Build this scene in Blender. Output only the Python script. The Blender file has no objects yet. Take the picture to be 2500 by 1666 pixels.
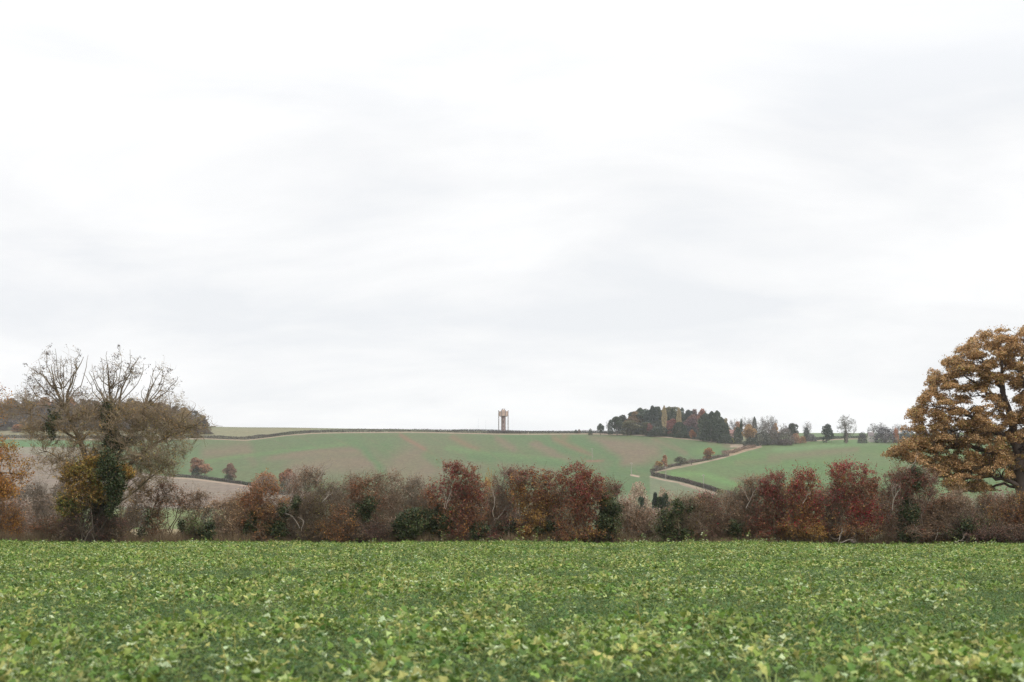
import bpy, math, random
import numpy as np
D = bpy.data
SC = bpy.context.scene
COL = SC.collection
R = math.radians
# ---------------------------------------------------------------- camera maths
F = 3434.0; CX, CY = 1250.0, 833.0; HOR = 1262.0; CZ = 2.0
PITCH = math.atan((HOR - CY) / F)
SN, CS = math.sin(PITCH), math.cos(PITCH)
def ray(px, py):
    dx = np.asarray(px, float) - CX; q = np.asarray(py, float) - CY
    dy = F * CS + SN * q; dz = F * SN - CS * q
    return dx / dy, dz / dy
def W(px, py, Y):
    u, m = ray(px, py)
    return np.array([float(u) * Y, Y, CZ + float(m) * Y])
# ---------------------------------------------------------------- ground shape
_py = np.array([105, 130, 180, 260, 350, 500, 650, 800, 950, 1100, 1250, 1400, 1500, 1600])
_pp = np.array([1332, 1329, 1322, 1312, 1300, 1275, 1240, 1202, 1165, 1128, 1092, 1064, 1050, 1046])
_yd = np.arange(60, 1700, 5.0)
_pd = np.interp(_yd, _py, _pp)
_k = np.exp(-np.linspace(-2.5, 2.5, 25) ** 2 / 2); _k /= _k.sum()
_ps = np.convolve(np.pad(_pd, 12, mode='edge'), _k, 'valid')
_ps = np.where(_yd < 165, _pd, _ps)
_sx = np.array([-3000, 380, 480, 560, 700, 950, 1110, 1170, 1230, 1320, 1500, 1580, 1640, 1720, 1800, 2000, 2200, 2500, 4000])
_sv = np.array([1026, 1030, 1040, 1042, 1043.5, 1047, 1051, 1050, 1052, 1054, 1055, 1049, 1046, 1050, 1058, 1056, 1058, 1052, 1046])
_sxd = np.arange(-3000, 4001, 10.0)
_svd = np.interp(_sxd, _sx, _sv)
_svd = np.convolve(np.pad(_svd, 6, mode='edge'), np.ones(13) / 13, 'valid')
def near_z(x, y):
    x = np.asarray(x, float); y = np.asarray(y, float)
    return -0.10 * np.clip(x / 36, -2, 2) * np.clip(y / 100, 0, 1) + 0.05 * np.sin(x * .11 + 1) * np.sin(y * .09) + (.05 * np.sin(x * .37 + 2) + .035 * np.sin(x * .83)) * np.clip((y - 80) / 18, 0, 1)
def gz(x, y):
    x = np.asarray(x, float); y = np.asarray(y, float)
    yy = np.maximum(y, 60.0); u = x / yy
    yc = np.minimum(yy, 1500.0)
    P = np.interp(yc, _yd, _ps)
    S = np.interp(CX + u * F, _sxd, _svd)
    w = np.clip((yc - 1050) / 450, 0, 1); w = w * w * (3 - 2 * w)
    P = P + (S - 1050) * w
    m = ray(CX, P)[1]
    z = CZ + m * yc
    z = z - np.maximum(yy - 1500, 0) * 0.05 - np.maximum(yy - 1620, 0) * 0.06
    nz = near_z(x, y)
    k = np.clip((y - 106) / 30, 0, 1)
    return nz * (1 - k) + z * k - 0.0
def at(px, py):
    u, m = ray(px, py); u = float(u); m = float(m)
    ys = np.arange(108, 1505, 1.0)
    g = gz(u * ys, ys); r = CZ + m * ys
    hit = np.nonzero(g >= r)[0]
    Y = ys[hit[0]] if len(hit) else 1500.0
    return np.array([u * Y, Y, float(gz(u * Y, Y))])
def G(px, Y):
    u = float(ray(px, 1262)[0]); return np.array([u * Y, Y, float(gz(u * Y, Y))])
# ---------------------------------------------------------------- tagging
def tag(o, label=None, cat=None, group=None, kind=None):
    if label: o['label'] = label
    if cat: o['category'] = cat
    if group: o['group'] = group
    if kind: o['kind'] = kind
    return o
def empty(name, loc, label, cat, group=None):
    o = D.objects.new(name, None); COL.objects.link(o)
    o.location = tuple(float(v) for v in loc); o.empty_display_size = 0.5
    return tag(o, label, cat, group)
def mk_mesh(name, V, Fc, mat, col=None, smooth=False):
    V = np.ascontiguousarray(V, np.float32); Fc = np.ascontiguousarray(Fc, np.int32)
    me = D.meshes.new(name); n = len(Fc); k = Fc.shape[1]
    me.vertices.add(len(V)); me.vertices.foreach_set('co', V.ravel())
    me.loops.add(n * k); me.loops.foreach_set('vertex_index', Fc.ravel())
    me.polygons.add(n)
    me.polygons.foreach_set('loop_start', np.arange(0, n * k, k, dtype=np.int32))
    me.polygons.foreach_set('loop_total', np.full(n, k, np.int32))
    if smooth: me.polygons.foreach_set('use_smooth', np.ones(n, bool))
    me.update(calc_edges=True)
    if col is not None:
        a = me.attributes.new('Col', 'FLOAT_COLOR', 'POINT')
        c = np.ones((len(V), 4), np.float32); c[:, :3] = col
        a.data.foreach_set('color', c.ravel())
    me.materials.append(mat)
    return me
def link(name, me, parent=None, loc=None):
    o = D.objects.new(name, me); COL.objects.link(o)
    if parent: o.parent = parent
    if loc is not None: o.location = tuple(float(v) for v in loc)
    return o
# ---------------------------------------------------------------- materials
def new_mat(name):
    m = D.materials.new(name); m.use_nodes = True
    nt = m.node_tree; nt.nodes.clear()
    out = nt.nodes.new('ShaderNodeOutputMaterial')
    return m, nt, out
def N(nt, t, **kw):
    n = nt.nodes.new(t)
    for k, v in kw.items():
        if k.startswith('i_'):
            key = k[2:]; n.inputs[int(key) if key.isdigit() else key.replace('_', ' ')].default_value = v
        else: setattr(n, k, v)
    return n
def leaf_mat(name, trans=0.3, rand=0.25, objcol=True, hue=0.0):
    m, nt, out = new_mat(name)
    at_ = N(nt, 'ShaderNodeAttribute', attribute_name='Col')
    oi = N(nt, 'ShaderNodeObjectInfo')
    mul = N(nt, 'ShaderNodeMix', data_type='RGBA', blend_type='MULTIPLY'); mul.inputs[0].default_value = 1.0
    nt.links.new(at_.outputs['Color'], mul.inputs[6])
    if objcol: nt.links.new(oi.outputs['Color'], mul.inputs[7])
    else: mul.inputs[7].default_value = (1, 1, 1, 1)
    mr = N(nt, 'ShaderNodeMapRange'); mr.inputs[3].default_value = 1 - rand; mr.inputs[4].default_value = 1 + rand
    nt.links.new(oi.outputs['Random'], mr.inputs[0])
    hs = N(nt, 'ShaderNodeHueSaturation')
    nt.links.new(mul.outputs[2], hs.inputs['Color']); nt.links.new(mr.outputs[0], hs.inputs['Value'])
    if hue:
        w = N(nt, 'ShaderNodeMath', operation='MULTIPLY'); w.inputs[1].default_value = 7.31
        f = N(nt, 'ShaderNodeMath', operation='FRACT')
        mh = N(nt, 'ShaderNodeMapRange'); mh.inputs[3].default_value = .5 - hue; mh.inputs[4].default_value = .5 + hue
        nt.links.new(oi.outputs['Random'], w.inputs[0]); nt.links.new(w.outputs[0], f.inputs[0])
        nt.links.new(f.outputs[0], mh.inputs[0]); nt.links.new(mh.outputs[0], hs.inputs['Hue'])
    d = N(nt, 'ShaderNodeBsdfPrincipled'); d.inputs['Roughness'].default_value = 0.55
    d.inputs['Specular IOR Level'].default_value = 0.3
    t = N(nt, 'ShaderNodeBsdfTranslucent')
    mx = N(nt, 'ShaderNodeMixShader'); mx.inputs[0].default_value = trans
    nt.links.new(hs.outputs[0], d.inputs['Base Color']); nt.links.new(hs.outputs[0], t.inputs['Color'])
    nt.links.new(d.outputs[0], mx.inputs[1]); nt.links.new(t.outputs[0], mx.inputs[2])
    nt.links.new(mx.outputs[0], out.inputs[0])
    return m
def solid_mat(name, col, rough=0.8, var=0.25, scale=3.0, bump=0.0):
    m, nt, out = new_mat(name)
    tc = N(nt, 'ShaderNodeTexCoord')
    no = N(nt, 'ShaderNodeTexNoise'); no.inputs['Scale'].default_value = scale; no.inputs['Detail'].default_value = 5
    nt.links.new(tc.outputs['Object'], no.inputs['Vector'])
    mr = N(nt, 'ShaderNodeMapRange'); mr.inputs[1].default_value = .3; mr.inputs[2].default_value = .7
    mr.inputs[3].default_value = 1 - var; mr.inputs[4].default_value = 1 + var
    nt.links.new(no.outputs[0], mr.inputs[0])
    hs = N(nt, 'ShaderNodeHueSaturation'); hs.inputs['Color'].default_value = (*col, 1)
    nt.links.new(mr.outputs[0], hs.inputs['Value'])
    d = N(nt, 'ShaderNodeBsdfPrincipled'); d.inputs['Roughness'].default_value = rough
    nt.links.new(hs.outputs[0], d.inputs['Base Color'])
    if bump:
        b = N(nt, 'ShaderNodeBump'); b.inputs['Strength'].default_value = bump
        nt.links.new(no.outputs[0], b.inputs['Height']); nt.links.new(b.outputs[0], d.inputs['Normal'])
    nt.links.new(d.outputs[0], out.inputs[0])
    return m
def brick_mat(name, c1, c2, mortar, scale):
    m, nt, out = new_mat(name)
    tc = N(nt, 'ShaderNodeTexCoord')
    mp = N(nt, 'ShaderNodeMapping'); mp.inputs['Rotation'].default_value = (R(90), 0, 0)
    br = N(nt, 'ShaderNodeTexBrick'); br.inputs['Color1'].default_value = (*c1, 1); br.inputs['Color2'].default_value = (*c2, 1)
    br.inputs['Mortar'].default_value = (*mortar, 1); br.inputs['Scale'].default_value = scale
    no = N(nt, 'ShaderNodeTexNoise'); no.inputs['Scale'].default_value = .6
    mr = N(nt, 'ShaderNodeMapRange'); mr.inputs[3].default_value = .75; mr.inputs[4].default_value = 1.25
    hs = N(nt, 'ShaderNodeHueSaturation')
    d = N(nt, 'ShaderNodeBsdfPrincipled'); d.inputs['Roughness'].default_value = .85
    nt.links.new(tc.outputs['Object'], mp.inputs[0]); nt.links.new(mp.outputs[0], br.inputs['Vector'])
    nt.links.new(tc.outputs['Object'], no.inputs['Vector']); nt.links.new(no.outputs[0], mr.inputs[0])
    nt.links.new(mr.outputs[0], hs.inputs['Value']); nt.links.new(br.outputs[0], hs.inputs['Color'])
    nt.links.new(hs.outputs[0], d.inputs['Base Color']); nt.links.new(d.outputs[0], out.inputs[0])
    return m
M_LEAF = leaf_mat('autumn_leaf', .25, 0.0)
M_TWIG = leaf_mat('twig_bark', .0, 0.0)
M_IVY = leaf_mat('ivy_leaf', .12, 0.0)
M_CROP = leaf_mat('crop_leaf', .3, .28, objcol=False, hue=.022)
M_FERN = leaf_mat('feathery_leaf', .3, .22, objcol=False, hue=.02)
# ---------------------------------------------------------------- vector helpers
def nrm(a): return a / np.maximum(np.linalg.norm(a, axis=-1, keepdims=True), 1e-9)
def tubes(P, Rd, sides=3):
    n, k, _ = P.shape
    T = np.empty_like(P); T[:, 1:-1] = P[:, 2:] - P[:, :-2]; T[:, 0] = P[:, 1] - P[:, 0]; T[:, -1] = P[:, -1] - P[:, -2]
    T = nrm(T)
    ref = np.where(np.abs(T[:, :1, 2:3]) > .8, np.array([1., 0, 0]), np.array([0, 0, 1.]))
    A = nrm(np.cross(T, np.broadcast_to(ref, T.shape))); B = np.cross(T, A)
    th = np.arange(sides) * 2 * math.pi / sides
    V = P[:, :, None] + Rd[:, :, None, None] * (A[:, :, None] * np.cos(th)[:, None] + B[:, :, None] * np.sin(th)[:, None])
    base = np.arange(n)[:, None, None] * (k * sides) + np.arange(k - 1)[None, :, None] * sides
    s = np.arange(sides)[None, None]; s2 = (s + 1) % sides
    Fq = np.stack([base + s, base + s2, base + sides + s2, base + sides + s], -1).reshape(-1, 4)
    return V.reshape(-1, 3), Fq
class Acc:
    def __init__(s): s.V = []; s.F = []; s.C = []; s.n = 0
    def add(s, V, Fq, C):
        s.V.append(V); s.F.append(Fq + s.n); s.n += len(V)
        s.C.append(np.broadcast_to(C, (len(V), 3)) if np.ndim(C) == 1 else C)
    def mesh(s, name, mat, off=None, smooth=False):
        V = np.concatenate(s.V)
        if off is not None: V = V - np.asarray(off)
        return mk_mesh(name, V, np.concatenate(s.F), mat, np.concatenate(s.C), smooth)
def leaves(rng, C, size, col, up=.35, ratio=.65, droop=0.0):
    n = len(C); size = np.broadcast_to(size, (n,))
    a = rng.normal(size=(n, 3)); a[:, 2] = a[:, 2] * .6 - droop; a = nrm(a)
    nn = rng.normal(size=(n, 3)); nn[:, 2] = np.abs(nn[:, 2]) + up
    b = nrm(np.cross(a, nn)); c = np.cross(a, b)
    L = (size * .5)[:, None]; Wd = L * ratio
    fold = c * L * .25
    V = np.stack([C - a * L, C + b * Wd + fold, C + a * L, C - b * Wd + fold], 1).reshape(-1, 3)
    Fq = np.arange(n * 4).reshape(n, 4)
    return V, Fq, np.repeat(col, 4, axis=0)
def snoise(p, f, seed=0):
    r = np.random.default_rng(seed); v = 0
    for i in range(5):
        k = r.normal(size=3) * f * (1 + .5 * i); v = v + np.sin(p @ k + r.uniform(0, 6.28)) / (1 + .35 * i)
    return v / 2.2
PAL = dict(red=(.26, .055, .05), crim=(.42, .03, .06), rust=(.31, .125, .055), orange=(.46, .22, .055), gold=(.48, .29, .07),
           brown=(.21, .135, .075), pink=(.32, .20, .125), tan=(.52, .38, .28), pale=(.6, .48, .38), olive=(.27, .24, .06),
           green=(.10, .14, .04), dark=(.03, .025, .02), plum=(.20, .10, .075), peach=(.62, .42, .24), ochre=(.46, .27, .07),
           grey=(.26, .21, .185), syc=(.56, .355, .175), sycb=(.38, .25, .125))
def pick(rng, P, z0, z1, pal, fr=.9, cl=1.2, seed=0):
    """pal: list of (name, weight low, weight high) -> colour per leaf, in clusters"""
    h = np.clip((P[:, 2] - z0) / max(z1 - z0, .1), 0, 1)
    sc = []
    for i, (nm, wl, wh) in enumerate(pal):
        w = np.maximum(wl * (1 - h) + wh * h, 1e-4)
        sc.append(np.log(w) + cl * snoise(P, fr, seed * 31 + i) + rng.gumbel(size=len(P)) * .6)
    k = np.argmax(np.stack(sc), 0)
    c = np.array([PAL[p[0]] for p in pal])[k]
    return c * rng.uniform(.7, 1.35, (len(P), 1))
def interp(P, Rd, idx, t):
    k = P.shape[1]; f = t * (k - 1); i = np.minimum(f.astype(int), k - 2); f = (f - i)[:, None]
    a = P[idx, i]; b = P[idx, i + 1]
    return a * (1 - f) + b * f, nrm(b - a), Rd[idx, i] * (1 - f[:, 0]) + Rd[idx, i + 1] * f[:, 0]
def curve(rng, S, dirn, L, k, bend=.14, up=0.0):
    n = len(S); s = np.linspace(0, 1, k)[None, :, None]
    pp = nrm(np.cross(dirn, rng.normal(size=(n, 3)))); L = L[:, None, None]
    wob = rng.normal(size=(n, k, 3)) * .045; wob[:, 0] = 0
    return S[:, None] + dirn[:, None] * s * L + pp[:, None] * np.sin(s * 3.14) * L * bend + wob * L + np.array([0, 0, 1.]) * up * L * s ** 2
class Lobes:
    def __init__(s, rng, L, Y, depth=.85):
        s.rng = rng; s.c = []; s.r = []
        for l in L:
            px, py, rx, ry = l[:4]; dy = l[4] if len(l) > 4 else 0
            s.c.append(W(px, py, Y + dy)); k = (Y + dy) / F; s.r.append([rx * k, max(rx * k * depth, .5), ry * k])
        s.c = np.array(s.c); s.r = np.array(s.r); w = s.r.prod(1) ** .8 * np.array([l[5] if len(l) > 5 else 1. for l in L]); s.w = w / w.sum()
        s.z0 = (s.c[:, 2] - s.r[:, 2]).min(); s.z1 = (s.c[:, 2] + s.r[:, 2]).max()
    def sample(s, n, p=.45):
        i = s.rng.choice(len(s.c), n, p=s.w); d = nrm(s.rng.normal(size=(n, 3)))
        return s.c[i] + d * s.r[i] * (s.rng.uniform(size=(n, 1)) ** p)
def child(rng, P, Rd, m, tr, lr, k, lob=None, mix=(.6, 1., .35, .15), rad=.5, rmax=1., bend=.14, cand=12, tip=.3, p=.45):
    idx = rng.integers(len(P), size=m); t = rng.uniform(*tr, size=m)
    S, pd, pr = interp(P, Rd, idx, t)
    L = rng.uniform(*lr, size=m)
    if lob is not None:
        T = lob.sample(m * cand, p).reshape(m, cand, 3)
        aim = S + nrm(pd + rng.normal(size=(m, 3)) * .5) * L[:, None]
        j = np.argmin(np.linalg.norm(T - aim[:, None], axis=2), 1); T = T[np.arange(m), j]
        dv = T - S; dist = np.linalg.norm(dv, axis=1); dv = nrm(dv); L = np.minimum(L, dist * 1.1 + .1)
    else: dv = nrm(rng.normal(size=(m, 3)))
    dirn = nrm(pd * mix[0] + dv * mix[1] + rng.normal(size=(m, 3)) * mix[2] + np.array([0, 0, mix[3]]))
    C = curve(rng, S, dirn, L, k, bend)
    r0 = np.minimum(pr * rad, rmax); Rc = r0[:, None] * np.linspace(1, tip, k)[None]
    return C, Rc
def reach(rng, P, Rd, T, k, rad=.55, rmax=1., bend=.1, tip=.3, tmin=0, over=1.0, lmin=.0, follow=.5):
    """branches that start on the nearest point of the parent branches and end at the targets T"""
    NP = P[:, tmin:].reshape(-1, 3); TG = nrm(np.gradient(P, axis=1))[:, tmin:].reshape(-1, 3); NR = Rd[:, tmin:].reshape(-1)
    if len(NP) > 3500: q = rng.choice(len(NP), 3500, replace=False); NP, TG, NR = NP[q], TG[q], NR[q]
    j = np.empty(len(T), int)
    for a in range(0, len(T), 1500):
        Tt = T[a:a + 1500]; d = (Tt ** 2).sum(1)[:, None] - 2 * Tt @ NP.T + (NP ** 2).sum(1)[None]
        d = np.sqrt(np.maximum(d, 0)) + np.maximum(NP[None, :, 2] - Tt[:, None, 2], 0) * .5
        d = np.where(d < lmin, d + 3, d)
        j[a:a + 1500] = np.argmin(d, 1)
    S = NP[j]; dv = T - S; L = np.linalg.norm(dv, axis=1) * over
    C = curve(rng, S, nrm(dv), L, k, bend)
    s_ = np.linspace(0, 1, k)[None, :, None]
    C = C + TG[j][:, None] * (L[:, None, None] * follow * .35) * np.sin(s_ * 3.14) * .8
    r0 = np.minimum(NR[j] * rad, rmax); return C, r0[:, None] * np.linspace(1, tip, k)[None]
TW = dict(olv=(.27, .205, .125), grey=(.225, .185, .14), brown=(.165, .12, .078), tan=(.32, .25, .18), dark=(.095, .075, .055), pale=(.5, .43, .36), red=(.17, .112, .08))
def limb_poly(pts, Y, k=9):
    """pixel polyline (px,py[,dy]) -> world polyline with k points"""
    A = np.array([W(p[0], p[1], Y + (p[2] if len(p) > 2 else 0)) for p in pts])
    s = np.linspace(0, 1, k); q = np.linspace(0, 1, len(A))
    return np.stack([np.interp(s, q, A[:, i]) for i in range(3)], 1)
BUSHN = [0]
def bush(name, label, cat, lobes, Y=101, pal=(), nl=6000, lm=1.6, ls=.095, tw='brown', stems=6, n1=45, n2=420, n3=2600, tl=(.3, .95),
         ivy=(), ivy_n=70, limbs=None, base=None, group=None, r0=.06, droop=0., depth=.85, keys=0, keyz=0, dead=(), tpos=(.15, 1.), twr=.0062, tcol2=None, ivypal='g', cl=1.2, spread=.10, foot=1.0, wide=1.14, lc=.8, mix3=(.8, .5, .55, .25)):
    BUSHN[0] += 1; seed = BUSHN[0] * 7 + 3
    rng = np.random.default_rng(seed)
    if foot: lobes = list(lobes) + [(sum(l[0] * l[2] for l in lobes) / sum(l[2] for l in lobes), 1302, foot * max(l[2] for l in lobes), 24)]
    L2 = []
    for l in lobes:
        wt = l[5] if len(l) > 5 else 1.; dy = l[4] if len(l) > 4 else 0.
        L2.append((l[0], l[1], l[2] * .92, l[3] * .92, dy, .9 * wt))
        for _ in range(5):
            th = rng.uniform(0, 6.28); q_ = rng.uniform(.35, .8)
            L2.append((l[0] + math.cos(th) * l[2] * q_ * wide, l[1] + math.sin(th) * l[3] * q_ * .92, l[2] * rng.uniform(.3, .55) * wide, l[3] * rng.uniform(.28, .5), dy + rng.normal() * .4, wt))
    lob = Lobes(rng, L2, Y, depth)
    bx = base if base is not None else sum(l[0] * l[2] for l in lobes) / sum(l[2] for l in lobes)
    B = G(bx, Y)
    root = empty(name, B, label, cat, group)
    br = Acc(); tc = np.array(TW[tw])
    k = 7
    if limbs is None:
        T = lob.sample(stems, .7)
        S = B + np.stack([rng.normal(size=stems) * .35 * max(lob.r[:, 0]), rng.normal(size=stems) * .3, np.full(stems, -.1)], 1)
        d = T - S; L = np.linalg.norm(d, axis=1)
        P0 = curve(rng, S, nrm(d), L, k, .1)
        R0 = (rng.uniform(.6, 1.1, stems) * r0)[:, None] * np.linspace(1, .35, k)[None]
    else:
        k = 9
        P0 = np.stack([limb_poly(l[0], Y, k) for l in limbs]); P0[:, 1:] += rng.normal(size=P0[:, 1:].shape) * .05
        R0 = np.stack([np.linspace(l[1], l[2], k) for l in limbs])
    V, Q = tubes(P0, R0, 6); br.add(V, Q, tc * lc)
    P1, R1 = reach(rng, P0, R0, lob.sample(n1, .5), 6, rad=.6, rmax=r0 * .6 if limbs is None else .08, tmin=2, lmin=.5)
    V, Q = tubes(P1, R1, 4); br.add(V, Q, tc)
    PP, RR = np.concatenate([P1, P0[:, -6:] if P0.shape[1] > 6 else P0[:, -6:]]), np.concatenate([R1, R0[:, -6:]])
    P2, R2 = reach(rng, PP, RR, lob.sample(n2, .42), 5, rad=.6, rmax=.020, tmin=1, lmin=.25)
    V, Q = tubes(P2, np.maximum(R2, .006), 3); br.add(V, Q, tc * 1.05)
    PA, RA = P2, R2
    na = int(n3 * .55)
    T3 = lob.sample(na, .42)
    Pa, Ra = reach(rng, PA, RA, T3, 3, rad=.7, rmax=.012, tmin=1, bend=.08, lmin=.1)
    Pb, Rb = child(rng, PA, RA, n3 - na, (.1, 1.), tl, 3, None, mix=mix3, rad=.7, rmax=.012, bend=.1)
    P3, R3 = np.concatenate([Pa, Pb]), np.concatenate([Ra, Rb])
    cc = np.repeat((tc[None] if tcol2 is None else np.where(rng.uniform(size=(n3, 1)) < .5, tc, np.array(TW[tcol2]))) * rng.uniform(.75, 1.3, (n3, 1)), 9, axis=0)
    V, Q = tubes(P3, np.full(R3.shape, twr) * np.array([1, .85, .55]), 3); br.add(V, Q, cc)
    for dd in dead:
        dp = limb_poly(dd[0], Y - 1.2, 7); m = len(dp)
        DP = dp[None] + rng.normal(size=(1, 7, 3)) * .04; DR = np.linspace(dd[1] * .6, dd[1] * .2, 7)[None]
        V, Q = tubes(DP, DR, 5); br.add(V, Q, np.array(TW['pale']) * .72)
        C2, CR = child(rng, DP, DR, 7, (.3, 1.), (.3, .9), 4, None, mix=(.8, .5, .6, .1), rad=.6)
        V, Q = tubes(C2, CR, 3); br.add(V, Q, np.array(TW['pale']) * .72)
    link('branches', br.mesh('branches', M_TWIG, B), root)
    if nl and pal:
        nl = int(nl * lm)
        idx = rng.integers(len(P3), size=nl); t = rng.uniform(*tpos, size=nl)
        C, _, _ = interp(P3, R3, idx, t); C = C + rng.normal(size=C.shape) * spread * .5
        dens = snoise(C, .9, seed) + rng.normal(size=nl) * .4
        C = C[dens > -.75]
        lv = Acc(); lv.add(*leaves(rng, C, rng.uniform(.7, 1.3, len(C)) * ls, pick(rng, C, lob.z0, lob.z1, pal, seed=seed, cl=cl), droop=droop))
        if keys:
            hi = P3[P3[:, -1, 2] > keyz]
            if len(hi):
                kk = hi[rng.integers(len(hi), size=keys), -1]
                C = np.repeat(kk, 6, axis=0) + rng.normal(size=(keys * 6, 3)) * .09 - np.array([0, 0, .06])
                lv.add(*leaves(rng, C, .10, np.tile(np.array([[.06, .04, .03]]), (len(C), 1)), droop=1.))
        link('leaves', lv.mesh('leaves', M_LEAF, B), root)
    if ivy:
        iv = Acc()
        for q in ivy:
            sub = []
            for _ in range(9):
                th = rng.uniform(0, 6.28); rr_ = rng.uniform(0, .8) ** .7; k_ = rng.uniform(.3, .62)
                sub.append((q[0] + math.cos(th) * q[2] * rr_, q[1] + math.sin(th) * q[3] * rr_, q[2] * k_, q[3] * k_, rng.normal() * .35))
            l2 = Lobes(rng, sub, Y + (q[4] if len(q) > 4 else -.25), .9)
            area = q[2] * q[3]; n = int(ivy_n * area / 22)
            C = l2.sample(n, .36) + rng.normal(size=(n, 3)) * .07
            C = C[snoise(C, 1.7, seed) + rng.normal(size=len(C)) * .45 > -.42]
            C = C[C[:, 2] > B[2] - .05]
            base_c = np.array([.048, .066, .027]) if ivypal == 'g' else np.array([.12, .11, .04])
            c = base_c * rng.uniform(.5, 1.7, (len(C), 1))
            y = rng.uniform(size=len(C)) < .10; c[y] = np.array([.16, .11, .05]) * rng.uniform(.6, 1.5, (int(y.sum()), 1))
            iv.add(*leaves(rng, C, rng.uniform(.08, .15, len(C)), c, up=.6, ratio=.85))
        link('ivy', iv.mesh('ivy', M_IVY, B), root)
    return root
# ================================================================ GROUND
def ground_mat(name, attr=True, base=(.05, .06, .025)):
    m, nt, out = new_mat(name)
    geo = N(nt, 'ShaderNodeNewGeometry')
    def noise(scale, det, sx=1., sy=1.):
        mp = N(nt, 'ShaderNodeMapping'); mp.inputs['Scale'].default_value = (sx, sy, 1)
        n = N(nt, 'ShaderNodeTexNoise'); n.inputs['Scale'].default_value = scale; n.inputs['Detail'].default_value = det
        n.inputs['Roughness'].default_value = .7
        nt.links.new(geo.outputs['Position'], mp.inputs[0]); nt.links.new(mp.outputs[0], n.inputs['Vector']); return n
    a = N(nt, 'ShaderNodeAttribute', attribute_name='Col')
    n1 = noise(.35, 9, 1, .22); n2 = noise(.03, 4, 1, .5)
    r1 = N(nt, 'ShaderNodeMapRange'); r1.inputs[1].default_value = .25; r1.inputs[2].default_value = .75; r1.inputs[3].default_value = .68; r1.inputs[4].default_value = 1.32
    r2 = N(nt, 'ShaderNodeMapRange'); r2.inputs[1].default_value = .3; r2.inputs[2].default_value = .7; r2.inputs[3].default_value = .485; r2.inputs[4].default_value = .515
    nt.links.new(n1.outputs[0], r1.inputs[0]); nt.links.new(n2.outputs[0], r2.inputs[0])
    hs = N(nt, 'ShaderNodeHueSaturation'); nt.links.new(r1.outputs[0], hs.inputs['Value']); nt.links.new(r2.outputs[0], hs.inputs['Hue'])
    if attr: nt.links.new(a.outputs['Color'], hs.inputs['Color'])
    else: hs.inputs['Color'].default_value = (*base, 1)
    d = N(nt, 'ShaderNodeBsdfPrincipled'); d.inputs['Roughness'].default_value = .9; d.inputs['Specular IOR Level'].default_value = .15
    b = N(nt, 'ShaderNodeBump'); b.inputs['Strength'].default_value = .6; b.inputs['Distance'].default_value = .15
    nt.links.new(n1.outputs[0], b.inputs['Height']); nt.links.new(b.outputs[0], d.inputs['Normal'])
    nt.links.new(hs.outputs[0], d.inputs['Base Color']); nt.links.new(d.outputs[0], out.inputs[0])
    return m
HEDGE_A = [(-250, 1071), (0, 1070), (300, 1072), (500, 1070), (600, 1074), (645, 1069), (700, 1062), (760, 1057), (850, 1055), (1000, 1054), (1100, 1056), (1230, 1059), (1300, 1059), (1450, 1058), (1560, 1061), (1650, 1068), (1720, 1075), (1760, 1080), (1800, 1085), (1850, 1085)]
HEDGE_B = [(1850, 1085), (1900, 1081), (1960, 1077), (2050, 1071), (2150, 1069), (2300, 1068), (2500, 1068), (2750, 1068)]
HEDGE_C = [(1592, 1156), (1610, 1148), (1650, 1138), (1690, 1131), (1730, 1124), (1775, 1112)]
HEDGE_D = [(1587, 1160), (1620, 1168), (1660, 1175), (1700, 1186), (1745, 1200), (1800, 1216)]
HEDGE_L = [(410, 1164), (470, 1167), (540, 1176), (600, 1184), (680, 1200)]
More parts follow.
